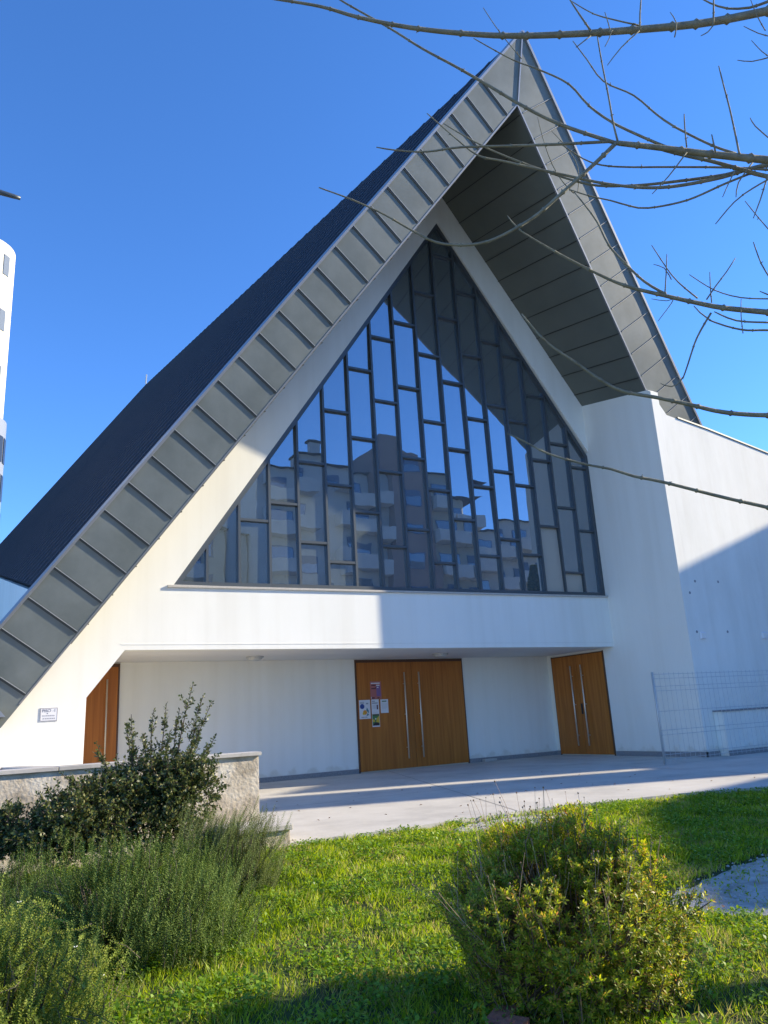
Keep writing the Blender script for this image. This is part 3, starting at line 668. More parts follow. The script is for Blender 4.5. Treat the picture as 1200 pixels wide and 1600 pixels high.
# ---------------------------------------------------------------- neighbouring buildings
def building(name, label, x0, x1, yf, yb, z1, wall, cols, floors, zbase=-.5, fl=2.95, balc=None, roof=True, group='apartment blocks across the street', round_end=False, chim=()):
    e = empty(name, ((x0 + x1) / 2, yf, zbase)); tag(e, label, 'building', group)
    # yf: the face towards the church (larger y), yb behind
    b = MB()
    if round_end:
        r = 2.2; pts = [(x0, yb), (x1, yb)] + [(x1 - r + r * math.cos(a), yf - r + r * math.sin(a)) for a in np.linspace(0, math.pi / 2, 9)] + [(x0, yf)]
    else: pts = [(x0, yb), (x1, yb), (x1, yf), (x0, yf)]
    b.prism([pts], lambda a, c: (a, c, zbase), lambda a, c: (a, c, z1)); wo = b.build('wall', wall, e)
    if roof:
        m_ = (yf + yb) / 2; r = MB()
        r.add([(x0 - .4, yf + .5, z1 + .01), (x1 + .4, yf + .5, z1 + .01), (x1 + .4, yb - .5, z1 + .01), (x0 - .4, yb - .5, z1 + .01), (x0 + 1.5, m_, z1 + 1.9), (x1 - 1.5, m_, z1 + 1.9)],
              [(0, 1, 5, 4), (2, 3, 4, 5), (1, 2, 5), (3, 0, 4), (0, 3, 2, 1)])
        ro = r.build('roof', tilem, e)
        for (cx, ch_) in chim:
            MB().box((cx - .45, m_ + 1.2, z1 + .5), (cx + .45, m_ + 2.0, z1 + ch_)).build('chimney', wall, ro); MB().box((cx - .6, m_ + 1.05, z1 + ch_ + .01), (cx + .6, m_ + 2.15, z1 + ch_ + .18)).build('chimney_cap', tilem, ro)
    wn = MB(); fr = MB(); ba = MB(); sh = MB()
    for k in range(floors):
        zt = z1 - .9 - k * fl
        if zt - 1.6 < zbase: break
        for c in cols:
            ww = 1.25 if len(c) < 2 else c[1]; cx = c[0]
            h = 1.25
            fr.box((cx - ww / 2 - .07, yf + .003, zt - h - .07), (cx + ww / 2 + .07, yf + .04, zt + .07))
            wn.box((cx - ww / 2, yf + .041, zt - h), (cx + ww / 2, yf + .06, zt))
            if random.random() < .5: sh.box((cx - ww / 2, yf + .061, zt - h * random.uniform(.2, .8)), (cx + ww / 2, yf + .085, zt))
        if balc:
            for (b0, b1) in balc:
                ba.box((b0, yf + .003, zt - h - .95), (b1, yf + 1.35, zt - h - .80)); ba.box((b0, yf + 1.23, zt - h - .799), (b1, yf + 1.35, zt - h + .15))
                ba.box((b0, yf + .1, zt - h - .799), (b0 + .12, yf + 1.229, zt - h + .15)); ba.box((b1 - .12, yf + .1, zt - h - .799), (b1, yf + 1.229, zt - h + .15))
    fo = fr.build('window', M['frame'] if not wall else shut, e); wn.build('pane', M['winglass'], fo); 
    if sh.v: sh.build('shutter', shut, fo)
    if balc: ba.build('balcony', balm, e)
    return e
tilem = mat('dark_roof_tiles', (.07, .045, .045), .8, var=(.045, .03, .03), scale=8)
shut = mat('blue_grey_shutter', (.10, .16, .28), .6); balm = mat('balcony_render', (.62, .62, .60), .8, var=(.52, .52, .50), scale=1)
wA = mat('pale_render', (.60, .59, .57), .85, var=(.53, .52, .50), scale=.6); wB = mat('brown_pink_render', (.33, .24, .21), .85, var=(.28, .20, .18), scale=.6)
wC = mat('cream_render', (.55, .50, .42), .85, var=(.47, .43, .36), scale=.6)
building('apartment_building', 'low pale block reflected in the lower left corner of the glass', 8, 19.0, -27, -38, 15.5, wC, [(10.5, 1.6), (14.2, 2.0), (17.4,)], 5, balc=[(12.6, 16)], chim=())
building('apartment_building', 'long pale apartment block with chimneys and dark roof reflected at the left of the glass', 19.2, 30.25, -22.6, -34, 21.5, wA, [(21.5, 2.4), (25.2,), (28.6, 1.6)], 8, balc=[(19.7, 23.6), (26.6, 30.1)], chim=((21.3, 2.9), (25.6, 2.6)))
building('apartment_building', 'pinkish brown apartment tower reflected in the middle of the glass', 30.27, 34.8, -21.6, -34, 23.7, wB, [(33.2, 1.5)], 8, roof=False)
building('apartment_building', 'cream apartment block with rounded corner and stacked balconies reflected right of the brown tower', 34.82, 41.0, -22.4, -34, 21.6, wC, [(36.6, 1.8), (39.0, 1.3)], 8, balc=[(35.0, 38.0), (38.2, 40.8)], round_end=True, chim=())
building('apartment_building', 'lower grey apartment block reflected at the right of the glass', 41.02, 50, -24.5, -36, 19.2, wA, [(43.0, 1.8), (46.0, 1.6), (48.5,)], 6, balc=[(41.4, 44.6), (44.9, 49.6)], chim=((44.6, 2.4),))

# unseen blocks off to the right, outlines shaped to shade platform and lawn
def AS(a, s_, z): return Vector((SX * a - SY * s_, SY * a + SX * s_, z))
def shade_block(label, prof, a0=35.0, a1=45.0):
    e = empty('apartment_building', AS(a0, prof[0][0], 0)); tag(e, label, 'building', 'unseen shadow-casting blocks to the right of the church')  # added unseen block that only casts shade
    loop = [(prof[0][0], -.5)] + prof + [(prof[-1][0], -.5)]
    MB().prism([loop], lambda s_, z: AS(a0, s_, z), lambda s_, z: AS(a1, s_, z)).build('wall', wA, e)
    s0, s1 = prof[0][0], prof[-1][0]; wn = MB(); ba = MB(); hmin = min(p_[1] for p_ in prof)
    k = 0
    while 1 + k * 2.95 + 1.6 < hmin:
        z = 1 + k * 2.95; s_ = s0 + .7
        while s_ + 1.2 < s1:
            o = AS(a0 - .04, s_, z); wn.obox(o, AS(.03, 0, 0), AS(0, 1.0, 0), (0, 0, 1.3)); s_ += 2.3
        k += 1
    if wn.v: wn.build('window', M['winglass'], e)
TE = math.tan(SUN_EL)
hs_ = lambda aend: (35 - aend) * TE
shade_block('unseen grey block off to the right of the church, beside the narrow gap', [(13.0, hs_(-1)), (14.2, hs_(-.4)), (15.42, hs_(.2))])
shade_block('long unseen grey block off to the right with a gently sloping parapet', [(15.9, hs_(.5)), (17.66, hs_(1.49)), (19, hs_(2.3)), (26, hs_(6))])
shade_block('unseen grey block off to the right, nearest the lawn', [(5.9, hs_(3.9)), (6.6, hs_(4.2)), (7.65, hs_(4.4)), (9.8, hs_(5.0)), (10.6, hs_(5.6)), (12.4, hs_(8.6))])
e = empty('gap_blocker', AS(36, 15.66, 0)); tag(e, 'unseen link wall added in the gap between the blocks to end the light streak', 'wall')  # unseen, added to cut off the light streak from the gap
MB().obox(AS(35.5, 15.43, -.5), AS(3, 0, 0), AS(0, .46, 0), (0, 0, hs_(7.6) + .5)).build('wall', wA, e)

# round-cornered tower block far left
tw = empty('tower_block', (-4, 60, 0)); tag(tw, 'tall white tower block with rounded corner and slit windows at the left edge', 'tower')
def rounded(x0, x1, y0, y1, r):
    return [(x0, y0)] + [(x1 - r + r * math.sin(a), y0 + r - r * math.cos(a)) for a in np.linspace(0, math.pi / 2, 14)] + [(x1, y1), (x0, y1)]
MB().prism([rounded(-12, 2.2, 60, 72, 2.6)], lambda a, c: (a, c, 25.0), lambda a, c: (a, c, 39.7)).build('wall', mat('cream_render_tower', (.78, .72, .58), .85, var=(.70, .64, .52), scale=.4), tw)
MB().prism([rounded(-12, 2.5, 60.2, 72, 2.5)], lambda a, c: (a, c, -.5), lambda a, c: (a, c, 24.99)).build('lower_storeys', mat('grey_blue_panel', (.25, .28, .33), .6), tw)
wn = MB()
for z in (36.9, 32.1, 27.4):
    for x in (1.52, -2.5, -6):
        for a in (math.asin(max(-1, min(1, (x + .40) / 2.6))),):
            if x > .3:
                cx, cy = -.40 + 2.615 * math.sin(a), 62.6 - 2.615 * math.cos(a); tx, ty = math.cos(a), math.sin(a)
                wn.obox((cx - tx * .3, cy - ty * .3, z), (tx * .6, ty * .6, 0), (ty * .03, -tx * .03, 0), (0, 0, 1.75))
            else: wn.box((x, 59.95, z), (x + .8, 59.99, z + 1.75))
wn.build('window', mat('dim_window', (.12, .15, .19), .3), tw)
wn = MB()
for k in range(8):
    z = 21.6 - 2.95 * k; wn.box((-11, 60.14, z), (-.05, 60.19, z + 2.0))
    for a in np.linspace(.1, 1.3, 5):
        cx, cy = .0 + 2.515 * math.sin(a), 62.7 - 2.515 * math.cos(a); tx, ty = math.cos(a), math.sin(a)
        wn.obox((cx - tx * .28, cy - ty * .28, z), (tx * .56, ty * .56, 0), (ty * .03, -tx * .03, 0), (0, 0, 2.0))
wn.build('ribbon_window', mat('dark_ribbon_glass', (.03, .04, .06), .3), tw)
an = empty('antenna', (3.4, 60, 0)); tag(an, 'thin white antenna mast rising behind the lower end of the dark roof', 'antenna')
MB().tube([(3.4, 60, 0), (3.4, 60, 15.7)], [.08, .03], 6).build('mast', M['galv'], an); MB().tube([(3.0, 60, 14.8), (3.8, 60, 14.9)], .03, 5).build('crossbar', M['galv'], an)
# dark bar reaching in from the left edge
lp = empty('dark_bar', (-1.4, 9, 0)); tag(lp, 'tip of a dark bar reaching in from the left edge against the sky', 'street lamp')  # unidentified bar, what it belongs to is not known
q1 = on_y(32, 310, 9); q0 = on_y(-60, 283, 9)
MB().tube([q0, q1 - (q1 - q0) * .12, q1], [.045, .028, .022], 8).build('arm', M['frame'], lp, smooth=True)
MB().tube([(q0.x, 9, -.1), (q0.x, 9, q0.z)], [.09, .05], 10).build('pole', M['frame'], lp, smooth=True)

# ---------------------------------------------------------------- bare tree
bark = mat('grey_green_bark', (.21, .20, .135), .75, var=(.12, .115, .08), scale=14, bump=.3, bscale=60)
tree = empty('bare_tree', (11.0, 3.0, -.3)); tag(tree, 'leafless tree whose long knobbly branches reach in from the upper right', 'tree')
TB = at_depth(1560, 1000, 5.2); TX, TY = TB.x, TB.y
MB().tube([(TX, TY, -.35), (TX + .03, TY, 1.2), (TX - .02, TY + .03, 3), (TX + .05, TY, 5), (TX, TY, 7.2)], [.20, .15, .125, .095, .05], 12).build('trunk', bark, tree, smooth=True)
tree.location = (TX, TY, -.3)
for c in tree.children: c.location = -Vector((TX, TY, -.3))
crown = MB()
def branch(pts, r0, r1, d=5.0, trunk_z=None, d1=None, knobs=True):
    """pts: photo pixels of the branch from thin tip to thick end; radii in px"""
    n = len(pts); P = []
    for i, (x, y) in enumerate(pts):
        t = i / max(1, n - 1); dd = d + ((d1 if d1 else d) - d) * t; P.append((at_depth(x, y, dd), (r0 + (r1 - r0) * t) * dd / FPX * .74))
    if trunk_z is not None: P.append((Vector((TX, TY, trunk_z)), P[-1][1] * 1.5))
    # resample with Catmull-Rom
    out = []; rad = []
    m = len(P)
    for i in range(m - 1):
        p0, p1, p2, p3 = P[max(0, i - 1)][0], P[i][0], P[i + 1][0], P[min(m - 1, i + 2)][0]
        L = (p2 - p1).length; k = max(2, min(14, int(L / .05)))
        for j in range(k):
            t = j / k; out.append(.5 * ((2 * p1) + (p2 - p0) * t + (2 * p0 - 5 * p1 + 4 * p2 - p3) * t * t + (-p0 + 3 * p1 - 3 * p2 + p3) * t ** 3)); rad.append(P[i][1] + (P[i + 1][1] - P[i][1]) * t)
    out.append(P[-1][0]); rad.append(P[-1][1])
    # knobs at nodes
    acc = 0; nxt = random.uniform(.08, .2); o2 = [out[0]]; r2 = [rad[0] * .8]
    for i in range(1, len(out)):
        seg = (out[i] - out[i - 1]).length; acc += seg
        if knobs and acc > nxt and rad[i] < .04:
            v = (out[i] - out[i - 1]).normalized(); hw = max(.006, rad[i] * .8)
            o2 += [out[i] - v * hw, out[i], out[i] + v * hw]; r2 += [rad[i], rad[i] * 1.42 + .0006, rad[i]]
            if random.random() < .45 and rad[i] < .02:
                u = Vector(rdir(1, .3)[0]); crown.tube([out[i], out[i] + u * (rad[i] + .012)], [.0035, .002], 5)
            acc = 0; nxt = random.uniform(.12, .26)
        else: o2.append(out[i]); r2.append(rad[i])
    crown.tube(o2, r2, 8)
z_at = lambda py, d=5.2: at_depth(1560, py, 5.2).z
branch([(420, -3), (500, 10), (560, 27), (640, 43), (720, 52), (800, 56), (900, 53), (1000, 46), (1100, 36), (1200, 17), (1330, -12)], 2.5, 9, 4.6, z_at(-60), 4.9)
branch([(520, -8), (540, 5), (607, 43), (660, 76), (710, 103), (757, 130), (807, 160), (848, 182), (890, 200), (960, 223)], 1.6, 4, 4.9)
branch([(960, 223), (1040, 232), (1100, 240), (1200, 250), (1330, 262)], 5.2, 9, 4.9, z_at(330), 5.0)
branch([(498, 293), (550, 312), (600, 335), (640, 358), (680, 378), (720, 383), (760, 378), (800, 360), (840, 335), (880, 300), (930, 255), (962, 224)], 1.4, 4.6, 4.7, None, 4.9)
branch([(588, 230), (620, 235), (667, 237), (720, 230), (800, 228), (880, 225), (955, 221)], 1.3, 3.3, 4.8, None, 4.9)
branch([(667, 177), (713, 217), (747, 243), (787, 252), (867, 270), (953, 288), (1033, 293), (1120, 279), (1200, 257), (1330, 240)], 1.1, 4.5, 5.1, z_at(300))
branch([(693, 193), (730, 215), (773, 237), (840, 263), (920, 288), (987, 290), (1060, 283), (1133, 273), (1180, 262), (1320, 255)], 1.2, 4, 5.2, z_at(280))
branch([(890, 296), (920, 306), (953, 313), (985, 322), (1013, 325), (1073, 313), (1133, 287), (1180, 268)], 1.2, 2.6, 5.1)
branch([(740, 60), (800, 93), (840, 108), (888, 131), (920, 165), (958, 192), (1013, 218), (1050, 233)], 1.1, 3.2, 5.0)
branch([(895, 64), (917, 93), (943, 127), (990, 149), (1025, 178), (1054, 198), (1112, 227), (1150, 240)], 1.0, 2.8, 5.05)
branch([(933, 55), (940, 96), (951, 152), (958, 192), (965, 220)], 1.3, 2.2, 4.9)
branch([(755, 12), (772, 38), (790, 62), (815, 92)], .8, 1.0, 4.9)
branch([(1069, 178), (1070, 200), (1073, 230)], 1.4, 1.6, 4.9); branch([(1112, 210), (1118, 238)], 1.5, 1.8, 4.9)
branch([(1123, 103), (1131, 135), (1140, 169), (1150, 215), (1155, 240)], 1.3, 2.2, 4.95)
branch([(1172, 184), (1180, 197), (1204, 218)], 1.1, 1.5, 5.0)
branch([(872, 222), (911, 248), (940, 258), (981, 261), (1054, 261), (1142, 262), (1240, 268)], 1.2, 2.6, 5.1)
branch([(1030, 233), (1070, 243), (1112, 252), (1159, 265), (1200, 276), (1330, 300)], 3, 5, 5.05, z_at(380))
branch([(1019, 303), (1045, 275), (1073, 238)], 1.1, 1.6, 4.9)
branch([(1150, 308), (1154, 285), (1176, 254)], 1.1, 1.7, 4.9); branch([(1129, 308), (1140, 283), (1148, 268)], 1, 1.3, 4.9)
branch([(1118, 350), (1147, 316), (1175, 295), (1210, 275)], 1.2, 2, 4.9); branch([(1177, 341), (1188, 312), (1198, 280), (1205, 262)], 1.2, 1.8, 4.9)
branch([(1164, 314), (1185, 340), (1204, 362)], 1, 1.2, 5.1)
branch([(793, 337), (813, 360), (867, 393), (920, 421), (976, 446), (1039, 462), (1088, 473), (1130, 481), (1200, 488), (1330, 500)], 1.1, 6.5, 5.3, z_at(560))
branch([(897, 300), (915, 322), (933, 347), (951, 383), (976, 411), (1007, 440), (1039, 459)], 1.3, 3, 5.4, None, 5.3)
branch([(840, 183), (848, 215), (862, 255), (880, 285), (897, 302)], .8, 1.3, 5.4); branch([(862, 205), (885, 230), (903, 262), (903, 300)], .7, 1.0, 5.4)
branch([(815, 490), (835, 515), (859, 539), (900, 567), (937, 593), (972, 611), (1025, 621), (1077, 632), (1130, 644), (1200, 649), (1330, 650)], 1.6, 5.5, 5.0, z_at(700))
branch([(792, 677), (822, 691), (857, 709), (913, 725), (955, 733), (990, 744), (1035, 753), (1130, 777), (1200, 793), (1330, 825)], 1.5, 4.5, 4.7, z_at(860))
branch([(1032, 599), (1049, 604), (1067, 590), (1088, 530), (1111, 489)], .8, 2.2, 5.2)
branch([(1018, 383), (1049, 429), (1070, 450), (1090, 466)], 1, 1.8, 5.3); branch([(1042, 397), (1041, 425), (1039, 457)], 1, 1.4, 5.3)
branch([(1021, 413), (1038, 419), (1049, 437)], .8, 1.1, 5.3); branch([(1149, 403), (1135, 425), (1119, 446), (1104, 468)], 1.1, 1.6, 5.3)
branch([(1109, 425), (1110, 450), (1112, 473)], 1, 1.3, 5.3); branch([(1077, 429), (1116, 453), (1158, 465), (1210, 467)], .9, 1.6, 5.3)
branch([(1084, 478), (1109, 500), (1158, 515), (1204, 516), (1330, 520)], 1.2, 2.8, 5.3); branch([(1116, 487), (1151, 501), (1204, 504)], 1.4, 2.2, 5.3)
branch([(1158, 467), (1158, 495), (1161, 521)], .9, 1.1, 5.25); branch([(1018, 467), (1042, 470), (1060, 464)], .8, 1.0, 5.3); branch([(1028, 502), (1049, 474), (1052, 466)], .8, 1.1, 5.3)
branch([(1177, 378), (1189, 411), (1204, 436)], 1.2, 1.6, 5.2); branch([(1187, 455), (1204, 462)], 1.2, 1.5, 5.2)
branch([(1090, -6), (1110, 5), (1136, 13), (1171, 12), (1204, 1), (1330, -40)], 1.2, 3.4, 5.0)
branch([(888, -4), (905, 22), (923, 48)], 1.4, 2.2, 4.65); branch([(890, 0), (926, 21), (960, 31), (1000, 40)], .9, 1.8, 4.7)
branch([(1002, -6), (1000, 22), (1000, 46)], 1.4, 1.9, 4.65); branch([(949, 102), (970, 75), (999, 48)], .9, 1.5, 4.6)
branch([(900, 74), (923, 56)], 1.1, 1.3, 4.6); branch([(945, 19), (951, 38), (954, 52)], 1, 1.4, 4.6); branch([(945, 73), (951, 62), (955, 50)], .9, 1.2, 4.6)
branch([(1047, 19), (1057, 36), (1054, 58)], .9, 1.4, 4.6); branch([(1115, -6), (1115, 20), (1114, 40)], 1.6, 2.2, 4.65); branch([(1095, 56), (1106, 50), (1114, 40)], 1.0, 1.4, 4.6)
branch([(1174, 63), (1190, 80), (1204, 90)], .8, 1.2, 4.8); branch([(1152, 94), (1175, 96), (1204, 89)], .9, 1.4, 4.8); branch([(1162, 41), (1185, 52), (1204, 57)], .9, 1.2, 4.8); branch([(1173, 0), (1183, 25), (1196, 48)], .9, 1.2, 4.8)
branch([(500, 293), (510, 297)], .9, 1.0, 4.7)
co = crown.build('crown', bark, tree, smooth=True, fix=False)

# ---------------------------------------------------------------- vegetation
VIS = []
def keep(P, m=60):
    x, y, d = project(P); return (d > .2)
# --- rosemary type shrubs
def rosemary(name, label, cx, cy, rx, ry, hgt, nst, lean, m, stem_m, nl=58, needle=.023, curve=.04, wn_=.0048, cat='shrub', zoff=0.0, slen=.20, jit=.16, gap=-.14):
    e = empty(name, (cx, cy, float(zg(cx, cy)))); tag(e, label, cat, 'low shrubs in the left foreground')
    Ps = []; Ds = []; Ns = []; Ls = []; Ws = []; st = MB()
    for i in range(nst):
        v = rdir(1, .25)[0]
        if v[2] < -.1: v[2] = -v[2]
        rr = random.random() ** .35
        lump = .86 + .34 * noise.noise(Vector((v[0] * 1.9 + cx, v[1] * 1.9, v[2] * 1.9 + cy))) + random.uniform(-.07, .10)
        tip = Vector((cx + rx * v[0] * rr * lump, cy + ry * v[1] * rr * lump, 0)); tip.z = float(zg(tip.x, tip.y)) + .07 + hgt * max(0, v[2]) * rr * lump
        if noise.noise(tip * 5.0 + Vector((0, 0, 1.7))) < gap: continue
        L = random.uniform(.6, 1.25) * slen
        dv_ = Vector((v[0] * .3, v[1] * .3, 1.0)) + Vector(lean) + Vector(rng.normal(size=3)) * jit; dv_.normalize()
        side = Vector((v[0], v[1], 0)) * curve * L + Vector(rng.normal(size=3)) * .012
        bse = tip - dv_ * L; mid = bse.lerp(tip, .5) + side; z0 = max(bse.z, float(zg(bse.x, bse.y)) - .02) + .06; bx, by = bse.x, bse.y
        p0 = Vector((bx, by, z0 - .06))
        k = max(14, int(nl * L / .3)); t = np.linspace(.05, 1, k)[:, None]
        p0a, ma, ta = np.array(p0), np.array(mid), np.array(tip)
        pt = (1 - t) ** 2 * p0a + 2 * t * (1 - t) * ma + t ** 2 * ta
        dv = nrm(2 * (1 - t) * (ma - p0a) + 2 * t * (ta - ma))
        a = np.arange(k) * 2.4 + random.random() * 6; u = nrm(np.cross(dv, np.array([.3, .1, 1.0]))); v = np.cross(dv, u)
        rad = u * np.cos(a)[:, None] + v * np.sin(a)[:, None]
        Ps.append(pt); Ds.append(rad * .95 + dv * .5); Ns.append(dv); Ls.append(needle * (1.1 - .5 * t[:, 0] ** 4) * rng.uniform(.8, 1.2, k)); Ws.append(np.full(k, wn_ * 1.4))
        if i % 6 == 0: st.tube([p0, mid, tip], [.003, .002, .001], 4, cap=False)
    np_mesh('foliage', leaves(np.concatenate(Ps), np.concatenate(Ds), np.concatenate(Ns), np.concatenate(Ls), np.concatenate(Ws)), 4, m, e)
    # dark woody framework inside
    for i in range(24):
        a = random.uniform(0, 6.28); r = math.sqrt(random.random()) * .6; bx, by = cx + rx * r * math.cos(a), cy + ry * r * math.sin(a)
        zz = float(zg(bx, by)); q = Vector((cx + (bx - cx) * .45, cy + (by - cy) * .45, zz - .02)); st.tube([q, q.lerp(Vector((bx, by, zz + hgt * .5)), .55), (bx, by, zz + hgt * .62 * math.sqrt(1 - r * r * .8))], [.011, .008, .004], 5, cap=False)
    st.build('stem', stem_m, e, fix=False)
    return e
rm1 = leaf_mat('rosemary_green', [(.035, .075, .015), (.08, .14, .028), (.15, .22, .05), (.27, .36, .10)], .7, .22, .15)
rm2 = leaf_mat('rosemary_grey', [(.08, .12, .035), (.14, .19, .06), (.24, .28, .11)], .7, .22, .15)
rm3 = leaf_mat('pale_herb', [(.14, .21, .035), (.25, .33, .06), (.38, .43, .10), (.20, .25, .06)], .7, .3, .15)
stm = mat('shrub_stem', (.10, .08, .055), .8)
rosemary('rosemary_shrub', 'wide dark green rosemary shrub of upright spikes in the left foreground', 1.25, 6.35, 1.22, 1.05, .78, 5200, (.02, 0, 0), rm1, stm)
rosemary('rosemary_shrub', 'grey-green rosemary shrub with long arching sprays leaning right toward the platform', 2.38, 7.40, .68, .6, .78, 2000, (.32, -.05, 0), rm2, stm, slen=.36, jit=.2)
rosemary('rosemary_shrub', 'low dark rosemary clump at the left edge under the garden wall', .40, 7.35, 1.1, .75, .66, 2600, (-.05, 0, 0), rm1, stm)
rosemary('herb_shrub', 'pale yellowish-green herb shrub with tiny white flowers in the bottom left corner', .28, 4.72, .78, .6, .95, 3600, (.06, 0, 0), rm3, stm, needle=.014, wn_=.0058, slen=.17, jit=.55, gap=-.4, nl=62)
fl = empty('white_flowers', (.6, 4.6, .1))
P = []
for (px, py) in ((38, 1520), (95, 1572), (160, 1525), (60, 1450), (118, 1480), (20, 1590), (30, 1410)):
    q = at_depth(px, py, 4.5); P.append(q)
fb = MB()
for q in P:
    for k in range(4):
        a = k * 1.57 + random.random(); d = Vector((math.cos(a), math.sin(a), .4)) * .009
        fb.add([q, q + d + Vector((0, 0, .004)), q + d * 1.6, q + d + Vector((.003, -.003, -.002))], [(0, 1, 2, 3)])
bpy.data.objects.remove(fl)
herb = [o for o in bpy.data.objects if o.name.startswith('herb_shrub')][0]
fb.build('flower', mat('petal_white', (.8, .8, .78), .6), herb, fix=False)

# --- glossy broadleaf shrubs
hol = leaf_mat('glossy_dark_leaf', [(.03, .055, .015), (.06, .09, .025), (.12, .15, .04), (.23, .22, .08)], .38, .18, .4)
def glossy_shrub(label, base, tips, blobs, nleaf, leaf=.036):
    e = empty('glossy_shrub', base); tag(e, label, 'shrub', 'glossy shrubs before the garden wall')
    st = MB(); Ps, Ds = [], []
    B = Vector(base)
    def sprig(p0, p1, n, r=.05):
        k = n; t = rng.uniform(0, 1, k)[:, None]; pt = np.array(p0) * (1 - t) + np.array(p1) * t
        d = nrm(np.array(p1) - np.array(p0)); o = rdir(k); o = nrm(o - (o @ d)[:, None] * d * .3)
        Ps.append(pt + o * .006); Ds.append(o + d * .7)
    for (tp, w0) in tips:
        tp = Vector(tp); c = B.lerp(tp, .45) + Vector(rng.normal(size=3)) * .05; pts = []
        for i in range(9):
            t = i / 8; pts.append((1 - t) ** 2 * B + 2 * t * (1 - t) * c + t * t * tp + Vector(rng.normal(size=3)) * .008)
        st.tube(pts, list(np.linspace(.013, .003, 9)), 6, cap=False)
        for i in range(3, 8):
            sprig(pts[i], pts[i + 1], 26)
            for _ in range(3 if i < 7 else 2):
                d = (pts[i + 1] - pts[i]).normalized() * random.uniform(.05, .12) + Vector(rdir(1, .3)[0]) * random.uniform(.04, .12) * w0
                st.tube([pts[i], pts[i] + d * .6, pts[i] + d], [.004, .003, .0015], 4, cap=False); sprig(pts[i], pts[i] + d, 17)
    for (c, r, n) in blobs:
        for _ in range(n):
            v = rdir(1)[0] * (random.random() ** .4); q = Vector((c[0] + v[0] * r[0], c[1] + v[1] * r[1], c[2] + v[2] * r[2]))
            if noise.noise(q * 5.0) < -.3: continue
            d = Vector((v[0], v[1], v[2] * .8 + .35)) * .09 + Vector(rdir(1)[0]) * .07
            st.tube([q, q + d], [.004, .0015], 4, cap=False); sprig(q, q + d, 15)
        st.tube([B, B.lerp(Vector(c), .6), Vector(c)], [.02, .014, .006], 6, cap=False)
    Pn, Dn = np.concatenate(Ps), np.concatenate(Ds); n = len(Pn)
    np_mesh('foliage', leaves(Pn, Dn, rdir(n, .6), leaf * rng.uniform(.7, 1.25, n), leaf * .6 * rng.uniform(.8, 1.2, n), .18), 4, hol, e)
    st.build('stem', mat('dark_twig', (.07, .05, .035), .8), e, fix=False)
T = lambda x, y, Y: on_y(x, y, Y)
tips = [(T(300, 1068, 8.4), 1), (T(318, 1085, 8.5), .7), (T(330, 1098, 8.3), .9), (T(312, 1130, 8.5), 1), (T(262, 1098, 8.6), .8), (T(238, 1110, 8.5), .8), (T(196, 1130, 8.5), .8), (T(205, 1118, 8.4), .8), (T(152, 1162, 8.4), 1), (T(280, 1110, 8.6), .8),
        (T(340, 1190, 8.5), 1), (T(335, 1150, 8.6), .8), (T(325, 1165, 8.3), .8), (T(110, 1215, 8.3), .8), (T(98, 1205, 8.2), .7), (T(160, 1190, 8.6), .8), (T(225, 1145, 8.4), 1), (T(265, 1140, 8.3), 1), (T(300, 1180, 8.2), 1), (T(180, 1180, 8.4), 1)]
glossy_shrub('tall dark glossy-leaved shrub with open upper sprigs before the garden wall', (1.95, 8.45, -.1), tips,
             [(T(245, 1235, 8.4), (.40, .35, .30), 560), (T(165, 1245, 8.4), (.34, .3, .22), 300), (T(300, 1230, 8.3), (.28, .28, .30), 260), (T(120, 1270, 8.2), (.36, .3, .2), 300), (T(240, 1295, 8.2), (.5, .3, .24), 500), (T(110, 1310, 8.1), (.5, .3, .2), 380)], 0)
glossy_shrub('small dark bush at the left edge under the garden wall coping', (.3, 8.7, -.1), [(T(30, 1255, 8.6), .6), (T(8, 1262, 8.6), .6), (T(60, 1275, 8.6), .5)],
             [(T(15, 1300, 8.5), (.45, .3, .2), 420), (T(85, 1320, 8.3), (.4, .25, .16), 260)], 0, .034)

